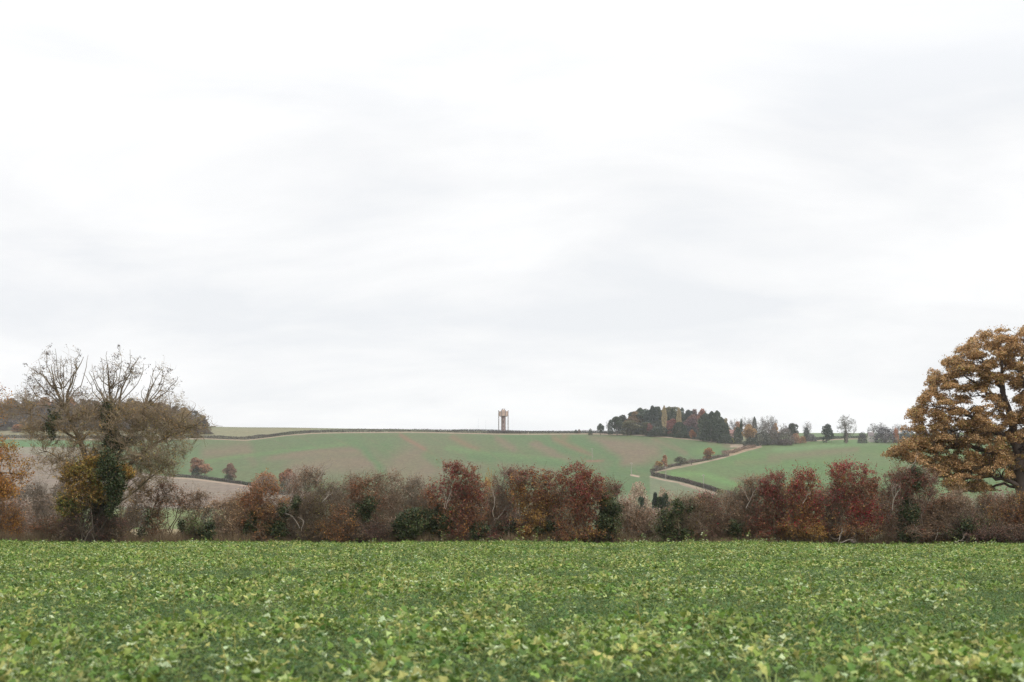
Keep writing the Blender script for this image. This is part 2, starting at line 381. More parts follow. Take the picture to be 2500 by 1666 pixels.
def build_ground():
    uu = np.concatenate([np.linspace(-1.1, -.40, 60)[:-1], np.linspace(-.40, .40, 1100), np.linspace(.40, 1.1, 60)[1:]])
    yy = np.concatenate([np.linspace(100, 250, 24)[:-1], np.linspace(250, 1500, 300), np.linspace(1504, 1620, 14)[1:], np.linspace(1650, 2700, 14)])
    U, Y = np.meshgrid(uu, yy); X = U * Y; Z = gz(X, Y)
    Z = np.where(Y < 106, Z - .35 * (106 - Y) / 6, Z)
    Z = Z + .10 * np.sin(X * .05 + Y * .013) * np.clip((Y - 200) / 400, 0, 1)
    # pixel position of each ground point, to lay out the field pattern in one shared coordinate system
    dx, dy, dz = X, Y, Z - CZ
    f = dy * CS + dz * SN; up = -dy * SN + dz * CS
    PX = CX + F * dx / f; PY = CY - F * up / f
    PXf, PYf = PX.ravel(), PY.ravel(); n = len(PXf)
    Pw = np.stack([X.ravel(), Y.ravel() * .45, Z.ravel()], 1)
    green = np.array([.070, .118, .043]); gr2 = np.array([.086, .143, .050]); soil = np.array([.140, .104, .066]); red = np.array([.175, .092, .058])
    tan = np.array([.30, .22, .165]); dull = np.array([.16, .165, .095])
    wob = snoise(Pw, .02, 5) * 4; wob2 = snoise(Pw, .06, 6) * 2
    ax = PXf + wob * 1.5 + wob2; ay = PYf + (wob + wob2) * .35
    def hl(poly, px, extr=True):
        q = np.array(poly, float); return np.interp(px, q[:, 0], q[:, 1])
    def dist(poly, x, y):
        best = np.full(n, 1e9)
        for (x0, y0), (x1, y1) in zip(poly[:-1], poly[1:]):
            vx, vy = x1 - x0, y1 - y0; t = np.clip(((x - x0) * vx + (y - y0) * vy) / (vx * vx + vy * vy), 0, 1)
            best = np.minimum(best, np.hypot(x - x0 - t * vx, y - y0 - t * vy))
        return best
    C = np.tile(green, (n, 1)).astype(float)
    def mix(c, a): 
        nonlocal C
        a = np.clip(a, 0, 1)[:, None]; C = C * (1 - a) + np.asarray(c) * a
    patch = np.clip(.55 + .4 * snoise(Pw, .012, 8) + .25 * snoise(Pw, .05, 9), 0, 1)
    mix(soil, patch * .34)
    def st(poly, w, c, a, soft=.8): mix(c, a * np.clip((w * (1 + soft) - dist(poly, ax, ay)) / (w * 2 * soft), 0, 1))
    # bare soil and greener bands across the big hill field
    for poly, w, c, a in [
        ([(500, 1105), (600, 1095)], 14, soil, .8), ([(640, 1122), (790, 1104), (880, 1100)], 7, soil, .8),
        ([(730, 1150), (800, 1130), (900, 1128)], 28, soil, .9), ([(950, 1150), (985, 1120), (1010, 1110)], 26, soil, .8), ([(1010, 1170), (1050, 1140)], 34, soil, .85),
        ([(975, 1062), (1015, 1085), (1055, 1110)], 4, red, .75), ([(1100, 1066), (1130, 1082), (1165, 1098)], 6, red, .55),
        ([(1210, 1071), (1240, 1088), (1255, 1096)], 7, soil, .8), ([(1300, 1085), (1340, 1105), (1385, 1124)], 8, soil, .8), ([(1310, 1083), (1350, 1100)], 6, soil, .6),
        ([(1355, 1071), (1395, 1090), (1435, 1110)], 7, red, .6), ([(1380, 1067), (1392, 1067)], 5, red, .6), ([(1230, 1128), (1350, 1150)], 12, soil, .5),
        ([(1445, 1076), (1500, 1083), (1560, 1088)], 10, soil, .75), ([(1480, 1095), (1540, 1105), (1590, 1100)], 18, soil, .9), ([(1510, 1128), (1560, 1118)], 16, soil, .85),
        ([(1600, 1074), (1640, 1092), (1668, 1106)], 6, soil, .6), ([(1435, 1126), (1470, 1124)], 3, red, .7), ([(1740, 1085), (1790, 1092)], 6, soil, .6),
        ([(1100, 1132), (1180, 1142)], 14, soil, .4), ([(620, 1130), (600, 1110)], 8, soil, .5),
        ([(500, 1127), (600, 1112), (700, 1102), (800, 1092), (870, 1082)], 4, gr2, .8), ([(860, 1078), (890, 1095), (915, 1125), (935, 1165)], 9, green, .9),
        ([(1045, 1108), (1070, 1130)], 10, green, .8), ([(1090, 1093), (1180, 1108), (1280, 1118), (1380, 1128)], 6, gr2 * 1.1, .8), ([(1150, 1115), (1300, 1130), (1420, 1140)], 10, green, .8),
        ([(1400, 1072), (1450, 1092), (1500, 1125), (1500, 1145)], 12, green, .9), ([(1330, 1082), (1380, 1100), (1450, 1120)], 5, green, .8), ([(1690, 1103), (1760, 1094)], 9, gr2, .8),
        ([(1640, 1145), (1530, 1150), (1500, 1150)], 9, green, .9), ([(640, 1110), (640, 1160)], 16, green, .35), ([(400, 1150), (560, 1160)], 10, green, .7)]:
        st(poly, w, c, a)
    # thin tramlines
    for k in range(13):
        x0 = 640 + k * 80
        mix(soil, .35 * np.clip(1.6 - dist([(x0, 1060), (x0 + 45, 1085), (x0 + 95, 1120), (x0 + 120, 1160)], PXf, PYf), 0, 1))
    # right field
    hb = hl(HEDGE_B, PXf)
    lineC = np.interp(PYf, [1085, 1092, 1112, 1124, 1131, 1138, 1148, 1158], [1850, 1830, 1775, 1730, 1690, 1650, 1610, 1588])
    lineD = np.interp(PXf, [p[0] for p in HEDGE_D], [p[1] for p in HEDGE_D])
    right = ((PXf > lineC) & (PYf > 1066) & (PYf < np.maximum(lineD, 1158))) | ((PXf > 1745) & (PYf >= 1158) & (PYf < 1216))
    g3 = np.array([.078, .136, .043])
    C[right] = (g3 * (1 - .25 * patch[:, None]) + soil * .25 * patch[:, None])[right]
    def rst(poly, w, c, a):
        m = np.clip((w * 1.8 - dist(poly, ax, ay)) / (w * 1.6), 0, 1) * a * right; mix(c, m)
    rst([(1880, 1118), (1990, 1108), (2090, 1098)], 7, soil, .6); rst([(1800, 1130), (1900, 1128)], 7, soil, .35); rst([(2100, 1083), (2180, 1080)], 5, soil, .4)
    rst([(1790, 1172), (1860, 1170)], 4, soil, .6); rst([(1640, 1157), (1720, 1158), (1800, 1185)], 7, np.array([.10, .19, .055]), .7); rst([(1900, 1100), (2200, 1072)], 6, np.array([.13, .21, .09]), .5)
    # field strip above the long hedge
    ha = np.where(PXf < 1850, hl(HEDGE_A, PXf), hb)
    mix(dull, (PYf < ha).astype(float)); mix(np.array([.2, .17, .10]), ((PYf < ha) & (PYf > 1046)).astype(float) * .45 * (PXf < 760))
    mix(np.array([.10, .15, .065]), ((PYf < ha) & (PXf > 1880)).astype(float) * .8)
    # rough ground below the lower hedge and in the valley
    low = (PXf > 1587) & (PYf > lineD) & (PXf <= 1760)
    mix(np.array([.135, .145, .085]), low * .75)
    mix(np.array([.13, .15, .075]), np.clip((PYf - 1205) / 20, 0, 1))
    # ploughed field on the left
    hlft = np.where(PXf < 410, 1164 - (410 - PXf) * .16, hl(HEDGE_L, PXf))
    pl = (PYf > hlft) & (PYf < 1236 + .01 * PXf) & (PXf < 760)
    fur = .5 + .5 * np.sin(PYf * 1.15 + .012 * PXf)
    mix(np.array([.195, .152, .118]) , pl * (.92 + .0 * fur)); mix(np.array([.13, .10, .082]), pl * fur * .35)
    mix(np.array([.20, .17, .13]), ((PXf < 230) & (PYf > 1092) & (PYf < hlft)) * .85)
    mix(np.array([.09, .17, .07]), ((PXf < 260) & (PYf > 1078) & (PYf < 1092)) * .7)
    mix(np.array([.125, .155, .055]), ((PYf > 1247) & (PYf < 1292) & (PXf < 700)) * .9)
    mix(np.array([.3, .22, .13]), ((PYf >= 1292) & (PXf < 700)) * .7)
    # pale dead-grass verges
    def vg(poly, off, w, c=tan, a=.95):
        mix(c, a * np.clip((w + .6 - dist([(x, y + off) for x, y in poly], PXf + wob2 * .6, PYf)) / 1.2, 0, 1))
    vg(HEDGE_A, 1.6, 1.1); vg(HEDGE_B, 1.6, 1.2, tan * .85); vg(HEDGE_L, 2.6, 1.6)
    vg(HEDGE_C, 2.2, 1.2); vg(HEDGE_D, 4.0, 1.8); vg([(1600, 1151), (1650, 1142.5), (1700, 1133), (1760, 1119), (1810, 1104), (1860, 1090)], 1.0, 1.0)
    vg([(1775, 1108), (1815, 1096), (1850, 1088)], 0, 7, np.array([.27, .18, .12]), .85); vg([(1785, 1090), (1855, 1088)], 0, 3, tan, .8)
    vg([(1660, 1180), (1700, 1192), (1745, 1208)], 2, 1.6, tan * .8); vg([(1540, 1160), (1560, 1164)], 0, 2, tan * 1.1); vg([(1432, 1126), (1460, 1126)], 0, 1.4, red)
    V = np.stack([X.ravel(), Y.ravel(), Z.ravel()], 1)
    r, c = U.shape; i = np.arange(r * c).reshape(r, c)
    Q = np.stack([i[:-1, :-1], i[:-1, 1:], i[1:, 1:], i[1:, :-1]], -1).reshape(-1, 4)
    me = mk_mesh('hillside', V, Q, ground_mat('hill_fields'), C, True)
    tag(link('hillside', me), kind='structure')
    # near field
    gx = np.linspace(-170, 170, 120); gy = np.linspace(-60, 103.5, 80)
    X, Y = np.meshgrid(gx, gy); Z = near_z(X, Y)
    Z = Z - .35 * np.clip((Y - 101) / 2.5, 0, 1) * 0
    V = np.stack([X.ravel(), Y.ravel(), Z.ravel()], 1); r, c = X.shape; i = np.arange(r * c).reshape(r, c)
    Q = np.stack([i[:-1, :-1], i[:-1, 1:], i[1:, 1:], i[1:, :-1]], -1).reshape(-1, 4)
    C = np.tile(np.array([.04, .055, .02]), (len(V), 1))
    tag(link('field', mk_mesh('field', V, Q, ground_mat('field_soil'), C, True)), kind='structure')
build_ground()
# ================================================================ THE NEAR HEDGE
def fan(forks):
    out = []
    for (fx, fy), tips in forks:
        for i, (tx, ty) in enumerate(tips):
            mx, my = fx * .45 + tx * .55 + (tx - fx) * .12, fy * .5 + ty * .5 + 6 - 5 * (i % 3)
            d = .5 * ((i * 7) % 5 - 2)
            out.append(([(fx, fy), (fx * .75 + mx * .25, fy * .7 + my * .3, d * .2), (mx, my, d * .6), (tx * .7 + mx * .3 + (4 if i % 2 else -4), ty * .6 + my * .4, d * .8), (tx, ty, d)], .05, .010))
    return out
def all_bushes():
    HC = 'bush'
    FAN = fan([((158, 1000), [(50, 965), (58, 930), (74, 902), (92, 880), (112, 862), (134, 850), (150, 868), (172, 872), (196, 852), (214, 866)]), ((150, 950), [(100, 905), (128, 880), (160, 890), (185, 885)]),
               ((270, 1005), [(196, 945), (205, 912), (226, 892), (246, 872), (262, 856), (282, 866), (300, 872), (318, 856), (338, 868), (352, 890)]), ((272, 950), [(240, 905), (262, 888), (292, 896), (318, 890)]),
               ((352, 1000), [(350, 940), (366, 915), (382, 884), (396, 900), (412, 908), (434, 920)]), ((420, 1045), [(455, 1000), (476, 985), (498, 1000), (512, 1015), (540, 1040), (500, 1050)])])
    # ---- left edge
    bush('ash_tree', 'tree at the left frame edge with drooping orange-brown leaves and black seed clusters', 'tree',
         [(-60, 1100, 110, 50), (35, 1150, 62, 42), (10, 1185, 60, 34), (-70, 980, 110, 75), (-20, 1200, 80, 40), (-120, 1120, 80, 90)], 99,
         [('orange', 1, .3), ('ochre', 1.2, .5), ('gold', .8, .3), ('rust', .8, .7)], nl=11000, ls=.13, tw='brown', n1=60, n2=500, n3=2400, limbs=[([(-130, 1325), (-120, 1180), (-90, 1060), (-70, 960)], .28, .08), ([(-128, 1250), (-80, 1170), (-10, 1150), (50, 1160)], .14, .04), ([(-110, 1120), (-60, 1060), (10, 1040)], .12, .03), ([(-90, 1060), (-40, 990), (5, 950)], .1, .02)], base=-130, droop=.8, keys=110, keyz=12, spread=.3, foot=0)
    bush('bramble_bush', 'orange-brown leafy bush at the bottom left corner of the hedge', HC, [(15, 1262, 45, 42), (50, 1285, 28, 32), (-30, 1250, 40, 60)], 100, [('rust', 1, 1), ('orange', .6, .8), ('brown', 1.5, .8), ('ochre', .5, .6)], nl=6000, n3=1800, n2=300)
    bush('bare_shrub', 'thin grey leafless shrub in the gap left of the ivy-clad tree', HC, [(105, 1215, 34, 50), (95, 1270, 30, 42)], 103, [('brown', .5, .5)], nl=250, tw='grey', n2=260, n3=1500, n1=26, stems=5, foot=0)
    bush('low_bramble', 'low reddish-brown bramble between the grey shrub and the ivy-clad tree', HC, [(150, 1285, 45, 34), (100, 1298, 38, 20), (180, 1262, 20, 40)], 100, [('brown', 1, 1), ('rust', .6, 1), ('pink', .3, .6)], nl=4000, n3=1800, n2=260, foot=0)
    # ---- big ivy-clad ash
    bush('ash_tree', 'large twiggy ivy-clad tree with bare spreading tops, left of the ploughed field', 'tree',
         [(120, 918, 56, 68, 0, .22), (180, 890, 30, 42, 0, .22), (268, 925, 50, 66, 0, .25), (315, 905, 34, 52, 0, .22), (400, 935, 38, 54, 0, .25), (370, 1150, 80, 45, 0, .8), (120, 1115, 55, 60, 0, .8), (90, 970, 60, 36, 0, .4), (210, 975, 90, 26, 0, .5), (410, 990, 70, 30, 0, .5), (500, 1030, 38, 28, 0, .4), (180, 1020, 85, 48), (290, 1030, 130, 65), (400, 1040, 90, 50), (460, 1050, 55, 30), (110, 1050, 62, 50), (220, 1120, 95, 75), (320, 1110, 110, 66), (395, 1110, 70, 66), (200, 1190, 60, 60), (290, 1190, 55, 60), (50, 1000, 55, 40), (340, 1010, 100, 40)], 98,
         [('ochre', 1.2, .2), ('olive', 1.4, .25), ('gold', .5, .1), ('brown', .8, .4), ('pink', .3, .6)], nl=9500, ls=.09, tw='olv', tcol2='tan', wide=1.0, lc=.5, n1=520, n2=5200, n3=26000, tl=(.3, .85), mix3=(1.1, .3, .25, .5), twr=.0075, foot=0,
         limbs=[([(245, 1325), (240, 1240), (225, 1160), (200, 1080), (165, 1010), (135, 950), (125, 890)], .34, .018), ([(255, 1325), (268, 1220), (272, 1120), (275, 1030), (268, 960), (262, 890)], .32, .018),
                ([(270, 1150), (300, 1090), (345, 1020), (365, 960), (395, 900)], .10, .014), ([(275, 1180), (330, 1120), (400, 1070), (480, 1040), (530, 1043)], .11, .012), ([(200, 1080), (150, 1050), (95, 1010), (40, 1015)], .10, .012),
                ([(275, 1060), (290, 980), (310, 920), (335, 880)], .11, .012), ([(165, 1010), (165, 960), (185, 910), (205, 870)], .11, .014), ([(268, 1240), (330, 1200), (400, 1140), (440, 1130)], .08, .012), ([(140, 960), (110, 920), (75, 900)], .08, .012), ([(240, 1180), (180, 1150), (120, 1100), (90, 1110)], .09, .012), ([(270, 1000), (240, 950), (215, 910)], .07, .015)] + FAN,
         base=250, ivy=[(130, 1035, 16, 42), (265, 1020, 24, 26), (265, 1000, 18, 20), (272, 1070, 20, 34), (262, 1115, 26, 30), (272, 1150, 34, 42, -2.2), (285, 1205, 34, 62, -2.4), (240, 1240, 28, 40), (232, 1110, 15, 16), (300, 1080, 30, 18, 0), (265, 1270, 40, 40)], ivy_n=70, keys=420, keyz=10.5, tpos=(.1, 1.), cl=1.5, depth=.75, spread=.25)
    bush('olive_shrub', 'golden-olive leafy growth covering the left foot of the ivy-clad tree', HC, [(210, 1160, 55, 38), (185, 1210, 52, 38), (240, 1180, 32, 52), (170, 1240, 38, 26), (300, 1150, 30, 26), (235, 1130, 36, 20)], 96.5, [('olive', 1.3, .9), ('ochre', .5, 1.), ('gold', .1, .35), ('brown', .6, .6), ('green', .7, .3)], nl=17000, ls=.10, tw='dark', foot=0, n3=2600, n2=330)
    bush('bramble_bush', 'dark brown tangled stems at the foot of the ivy-clad tree', HC, [(225, 1275, 56, 48), (275, 1285, 44, 38), (180, 1290, 36, 32)], 97.2, [('brown', 1, 1), ('plum', 1, .6)], nl=5000, tw='dark', n3=5600, n2=700)
    bush('golden_shrub', 'thin golden-brown shrub just right of the ivy-clad tree foot', HC, [(318, 1250, 34, 55), (300, 1295, 32, 26), (345, 1200, 30, 40)], 101, [('ochre', .8, .8), ('peach', .5, .8), ('brown', 1, .6)], nl=2600, tw='tan', n3=1900, n2=260, foot=0)
    bush('brown_shrub', 'sparse pinkish-brown shrub with dark ivy at its foot, left part of the open gap', HC, [(385, 1235, 48, 42), (430, 1215, 36, 26), (370, 1285, 36, 34), (400, 1195, 30, 20)], 101, [('pink', .5, 1.2), ('brown', 1, .8), ('rust', .5, .8)], nl=4200, tw='brown', n3=2400, n2=330, ivy=[(364, 1258, 9, 24), (345, 1300, 14, 16)], ivy_n=40, foot=.5)
    bush('brown_shrub', 'sparse shrub with a dark leaning stem, right part of the open gap', HC, [(470, 1240, 42, 32), (455, 1280, 28, 36), (495, 1215, 28, 20)], 101.5, [('pink', .5, 1.2), ('brown', 1, .6), ('peach', .2, .4)], nl=2200, tw='brown', n3=1700, n2=260, ivy=[(445, 1292, 9, 28)], foot=.5)
    bush('evergreen_bush', 'low dark green bush at the field edge left of the peach-coloured shrub', HC, [(495, 1300, 36, 22), (480, 1285, 22, 18)], 99.5, [('green', 1, 1), ('dark', .3, .1)], nl=3000, ls=.09, ivy=[(495, 1298, 36, 22), (515, 1285, 16, 14)], n3=700, n2=150)
    bush('peach_shrub', 'pale peach-leaved shrub with fine stems, first right of the open gap', HC, [(560, 1260, 38, 50), (545, 1285, 36, 32), (580, 1230, 24, 32), (525, 1235, 20, 16)], 100, [('peach', .7, .8), ('pink', .6, .8), ('brown', .8, .4), ('tan', .6, .5)], nl=5000, tw='tan', n3=2600, n2=330)
    # ---- hedge left of centre
    bush('hawthorn_bush', 'rust-leaved hawthorn with an ivy-dark left base, right of the peach shrub', HC, [(640, 1225, 48, 48), (615, 1270, 30, 48), (675, 1255, 36, 52), (660, 1190, 30, 20), (628, 1195, 22, 16)], 99.5, [('rust', .7, 1.2), ('pink', .3, .9), ('orange', .4, .6), ('brown', 1.1, .7), ('gold', .3, .2)], nl=9500, tw='brown', ivy=[(612, 1285, 20, 36), (665, 1296, 38, 24), (690, 1250, 16, 22)])
    bush('dogwood_bush', 'mauve-grey bare-topped bush with a forked dead branch on top', HC, [(745, 1195, 42, 42), (715, 1230, 32, 56), (770, 1170, 34, 30), (735, 1270, 30, 40)], 101.5, [('pink', .4, .8), ('plum', .5, .5), ('brown', .6, .2)], nl=2600, tw='grey', tcol2='red', n3=3600, n2=520, dead=[([(775, 1175), (790, 1148), (808, 1138), (812, 1128)], .05), ([(787, 1152), (782, 1135), (785, 1128)], .03)])
    bush('briar_bush', 'dark brown arching briar mass leaning to the right', HC, [(775, 1225, 38, 40), (750, 1270, 42, 46), (800, 1200, 30, 16), (735, 1250, 20, 46)], 99, [('brown', .8, .6), ('olive', .2, .3)], nl=1800, tw='brown', tcol2='dark', n3=5200, n2=600, mix3=(1.3, .5, .3, .2), dead=[([(785, 1225), (800, 1212), (812, 1206)], .045), ([(732, 1290), (715, 1262), (695, 1250)], .03), ([(735, 1295), (742, 1275), (728, 1262)], .03)], ivy=[(725, 1232, 15, 24)])
    bush('bramble_bush', 'low bramble with orange leaves along its foot, under the arching briar', HC, [(840, 1270, 48, 45), (800, 1290, 45, 28), (870, 1290, 22, 22)], 99, [('orange', 1.2, .2), ('rust', .9, .5), ('brown', .4, 1)], nl=3600, tw='brown', n3=4200, n2=480, cl=1.6)
    bush('hazel_bush', 'pale stick-like shrub with a whitish upright stem between briar and ivy lump', HC, [(835, 1210, 40, 45), (860, 1180, 28, 26)], 102.5, [('pink', .4, .6), ('brown', .6, .6)], nl=1400, tw='tan', tcol2='grey', n3=3600, n2=480, dead=[([(793, 1255), (793, 1232), (795, 1225)], .04), ([(883, 1240), (882, 1225), (875, 1215)], .05)])
    bush('hawthorn_bush', 'brown bush with a pinkish top and a big dark ivy lump at its base', HC, [(890, 1200, 40, 38), (905, 1250, 42, 52), (870, 1185, 24, 18)], 100, [('rust', .3, 1.0), ('pink', .3, .8), ('brown', .8, .5), ('plum', .4, .3)], nl=4200, tw='brown', n3=3000, n2=420, ivy=[(885, 1262, 32, 38), (900, 1235, 24, 18)])
    bush('tan_shrub', 'tan twiggy shrub with reddish seed heads on top, left of the green lump', HC, [(950, 1200, 42, 46), (960, 1250, 40, 52), (930, 1175, 26, 24), (965, 1165, 20, 16)], 101, [('brown', .5, .6), ('tan', .5, .3), ('rust', .1, .5)], nl=2200, tw='tan', tcol2='brown', n3=4600, n2=560)
    bush('bramble_bush', 'dark purplish-brown thicket at the field edge in the left centre', HC, [(915, 1295, 48, 26), (880, 1300, 30, 20)], 98.8, [('plum', 1, 1), ('brown', 1, 1)], nl=2500, tw='dark', n3=2800, n2=360)
    bush('grey_shrub', 'greyish twiggy shrub directly left of the big red hawthorn', HC, [(1015, 1205, 34, 40), (1000, 1250, 34, 40)], 101.5, [('brown', .6, .5), ('pink', .2, .3)], nl=1400, tw='grey', n3=3600, n2=460)
    bush('evergreen_bush', 'broad dark green bush with a few golden leaves, left of the big red hawthorn', HC, [(1015, 1275, 46, 36), (985, 1295, 38, 26), (1050, 1290, 30, 30)], 99.3, [('green', 1, 1), ('gold', .08, .12)], nl=3500, ls=.09, n3=900, n2=180, ivy=[(1015, 1272, 44, 36), (985, 1295, 34, 24), (1052, 1288, 26, 28)])
    # ---- centre
    bush('hawthorn_bush', 'large dark-red hawthorn in the centre, orange on its lower left side', HC, [(1120, 1170, 52, 42), (1085, 1200, 48, 46), (1160, 1240, 46, 60), (1150, 1195, 44, 48), (1120, 1240, 52, 60), (1110, 1140, 24, 20), (1065, 1210, 24, 28), (1145, 1155, 22, 20), (1125, 1280, 52, 40)], 99, [('red', .3, 1.5), ('plum', .5, .7), ('rust', .8, .6), ('orange', .5, .15), ('brown', 1.4, .2)], nl=14500, n3=4600, n2=600, n1=60, tw='brown', ivy=[(1085, 1265, 30, 30), (1090, 1295, 30, 24), (1165, 1292, 36, 26)], dead=[([(1087, 1245), (1095, 1220), (1103, 1198)], .035), ([(1085, 1240), (1086, 1215), (1080, 1195)], .03)])
    bush('hawthorn_bush', 'brownish-mauve bush with grey stems right of the large dark-red hawthorn', HC, [(1228, 1180, 32, 34), (1222, 1230, 34, 52), (1245, 1160, 20, 16), (1235, 1280, 36, 42)], 100.5, [('red', .2, .6), ('pink', .3, .7), ('brown', 1, .4)], nl=4200, tw='grey', tcol2='red', n3=3800, n2=480, ivy=[(1240, 1292, 34, 26)], dead=[([(1205, 1270), (1220, 1262), (1236, 1235)], .03), ([(1203, 1262), (1208, 1225), (1202, 1190)], .05)])
    bush('hawthorn_bush', 'russet hawthorn with golden lower leaves, left neighbour of the tallest hawthorn', HC, [(1300, 1185, 44, 40), (1340, 1210, 40, 50), (1330, 1160, 20, 20), (1275, 1165, 22, 20), (1310, 1230, 46, 48), (1300, 1280, 44, 38), (1270, 1205, 26, 36)], 99.5, [('red', .1, 1.1), ('plum', .1, .5), ('rust', .7, .8), ('ochre', 1.2, .2), ('orange', .5, .2), ('brown', 1, .3)], nl=13000, n3=3800, n2=500, tw='brown', ivy=[(1330, 1296, 32, 20)])
    bush('hawthorn_bush', 'tallest dark-red hawthorn with an orange-gold middle, right of centre', HC, [(1415, 1150, 38, 30), (1400, 1220, 62, 60), (1380, 1165, 30, 28), (1445, 1180, 38, 34), (1390, 1200, 44, 36), (1430, 1230, 52, 52), (1390, 1260, 46, 50), (1440, 1285, 44, 38), (1460, 1210, 30, 26)], 98.5, [('red', .2, 1.6), ('plum', .2, .6), ('rust', 1, .8), ('ochre', .9, .1), ('orange', .5, .15), ('brown', 1, .2)], nl=17000, n3=4800, n2=600, n1=60, tw='brown')
    bush('ivy_column', 'tall rounded dark green ivy column under dark-red arching twigs', HC, [(1490, 1250, 24, 45), (1485, 1290, 30, 30), (1478, 1215, 16, 20)], 98.5, [('green', 1, 1)], nl=2500, ls=.09, n3=900, n2=200, ivy=[(1492, 1252, 24, 42), (1482, 1288, 32, 34), (1480, 1218, 16, 20)], ivy_n=100, foot=0)
    bush('briar_bush', 'arching red-leaved twigs hanging over the ivy column', HC, [(1490, 1190, 26, 18), (1475, 1205, 24, 20), (1505, 1200, 14, 14)], 99.5, [('red', 1, 1), ('plum', .6, .6)], nl=1100, n3=900, n2=180, n1=20, stems=4, tw='brown', foot=0)
    # ---- gap right of centre
    bush('brown_shrub', 'pale brown shrub with orange-tinted leaves in the hedge gap right of the ivy column', HC, [(1545, 1285, 42, 36), (1530, 1255, 26, 30), (1580, 1275, 36, 42)], 100, [('pink', .3, .6), ('rust', .3, .5), ('brown', 1, .5), ('tan', .3, .6)], nl=3600, tw='brown', tcol2='tan', n3=4200, n2=480)
    bush('ivy_bush', 'dark green ivy bush at the left foot of the long brown thicket', HC, [(1625, 1270, 36, 40), (1645, 1240, 26, 22), (1640, 1300, 40, 22)], 98.7, [('green', 1, 1)], nl=2500, ls=.09, n3=900, n2=180, ivy=[(1626, 1268, 34, 36), (1650, 1240, 22, 20), (1645, 1298, 40, 20)])
    bush('briar_bush', 'brown briar with arching pale stems above the dark ivy bush', HC, [(1680, 1235, 34, 24), (1665, 1225, 26, 14), (1700, 1265, 40, 44), (1690, 1290, 40, 30)], 99.5, [('brown', .8, .7), ('olive', .1, .4), ('rust', .2, .3)], nl=2600, tw='brown', tcol2='tan', n3=4000, n2=480, ivy=[(1686, 1237, 14, 14)])
    bush('spindle_bush', 'mauve-brown twiggy bush with a crimson-tinted patch, left of the green base', HC, [(1735, 1230, 34, 30), (1745, 1270, 40, 44), (1720, 1215, 20, 14)], 100, [('plum', .4, .5), ('crim', .1, .35), ('brown', .8, .5), ('pink', .3, .6)], nl=4200, tw='red', tcol2='brown', n3=4200, n2=480, ivy=[(1785, 1292, 34, 26)])
    bush('grey_shrub', 'tall grey-brown twiggy bush with a pale forked stem', HC, [(1825, 1205, 38, 36), (1800, 1240, 34, 42), (1845, 1180, 24, 20), (1830, 1265, 44, 50)], 100.5, [('pink', .3, 1.0), ('brown', 1, .5), ('rust', .3, .2)], nl=5200, tw='grey', tcol2='brown', n3=5200, n2=600, dead=[([(1822, 1240), (1832, 1212), (1850, 1190)], .035), ([(1828, 1222), (1818, 1200), (1812, 1190)], .025)])
    bush('hawthorn_bush', 'hawthorn with a dark-red top left, brown below, left of the gold and crimson one', HC, [(1885, 1185, 38, 32), (1885, 1230, 46, 50), (1875, 1270, 42, 48), (1905, 1165, 20, 16)], 99.5, [('red', .1, 1.3), ('plum', .2, .5), ('brown', 1.3, .4), ('rust', .5, .3)], nl=8500, n3=3400, n2=460, tw='brown')
    bush('hawthorn_bush', 'hawthorn with a crimson-pink top and a golden-orange lower half', HC, [(1960, 1172, 42, 34), (1965, 1235, 56, 60), (1985, 1158, 22, 20), (1940, 1200, 40, 40), (1985, 1210, 36, 42), (1960, 1260, 52, 60), (1990, 1290, 30, 36), (1930, 1285, 34, 34)], 98.8, [('crim', .02, .9), ('red', .05, 1.0), ('pink', .05, .4), ('rust', .7, .5), ('ochre', 1.5, .15), ('orange', .7, .1), ('brown', 1, .25)], nl=15500, n3=4200, n2=560, tw='brown', dead=[([(1962, 1230), (1970, 1212), (1978, 1205)], .035)])
    bush('hawthorn_bush', 'brightest crimson-topped hawthorn, with a white dead branch at its foot', HC, [(2060, 1152, 38, 32), (2090, 1215, 60, 60), (2100, 1150, 30, 26), (2130, 1175, 30, 32), (2070, 1190, 40, 42), (2110, 1210, 42, 46), (2085, 1265, 52, 56), (2130, 1270, 34, 50), (2040, 1165, 18, 16)], 98.6, [('crim', .02, 1.7), ('red', .1, .8), ('rust', .8, .3), ('ochre', .9, .05), ('brown', 1.2, .15), ('pink', .3, .1)], nl=15500, n3=4600, n2=560, n1=60, tw='brown', tcol2='grey', dead=[([(2045, 1328), (2052, 1308), (2056, 1292)], .055), ([(2050, 1326), (2068, 1320), (2083, 1318), (2088, 1314)], .05), ([(2079, 1320), (2084, 1327)], .04)])
    bush('dogwood_bush', 'pinkish bare shrub between the two crimson-topped hawthorns', HC, [(2028, 1270, 24, 52), (2030, 1220, 20, 36)], 99.8, [('pink', .8, .8), ('rust', .3, .3), ('brown', .4, .4)], nl=2600, tw='red', tcol2='grey', n3=2400, n2=300)
    # ---- right end
    bush('hawthorn_bush', 'mauve-red hawthorn with ivy-wrapped stems in front of the sycamore crown', HC, [(2200, 1165, 38, 30), (2240, 1165, 36, 36), (2190, 1200, 34, 50), (2240, 1210, 44, 48), (2200, 1270, 46, 50), (2270, 1180, 26, 34)], 98.5, [('plum', .4, .9), ('red', .1, .5), ('rust', .5, .4), ('brown', 1.1, .5), ('pink', .3, .4)], nl=9500, tw='grey', tcol2='red', n3=6800, n2=700, n1=60, ivy=[(2235, 1150, 14, 12), (2240, 1185, 14, 14), (2222, 1240, 22, 26), (2225, 1265, 24, 32), (2215, 1298, 26, 26)], dead=[([(2178, 1250), (2182, 1220), (2195, 1195), (2200, 1185)], .04), ([(2182, 1222), (2178, 1200), (2182, 1182)], .03), ([(2215, 1145), (2235, 1125), (2244, 1106)], .035)], ivy_n=80)
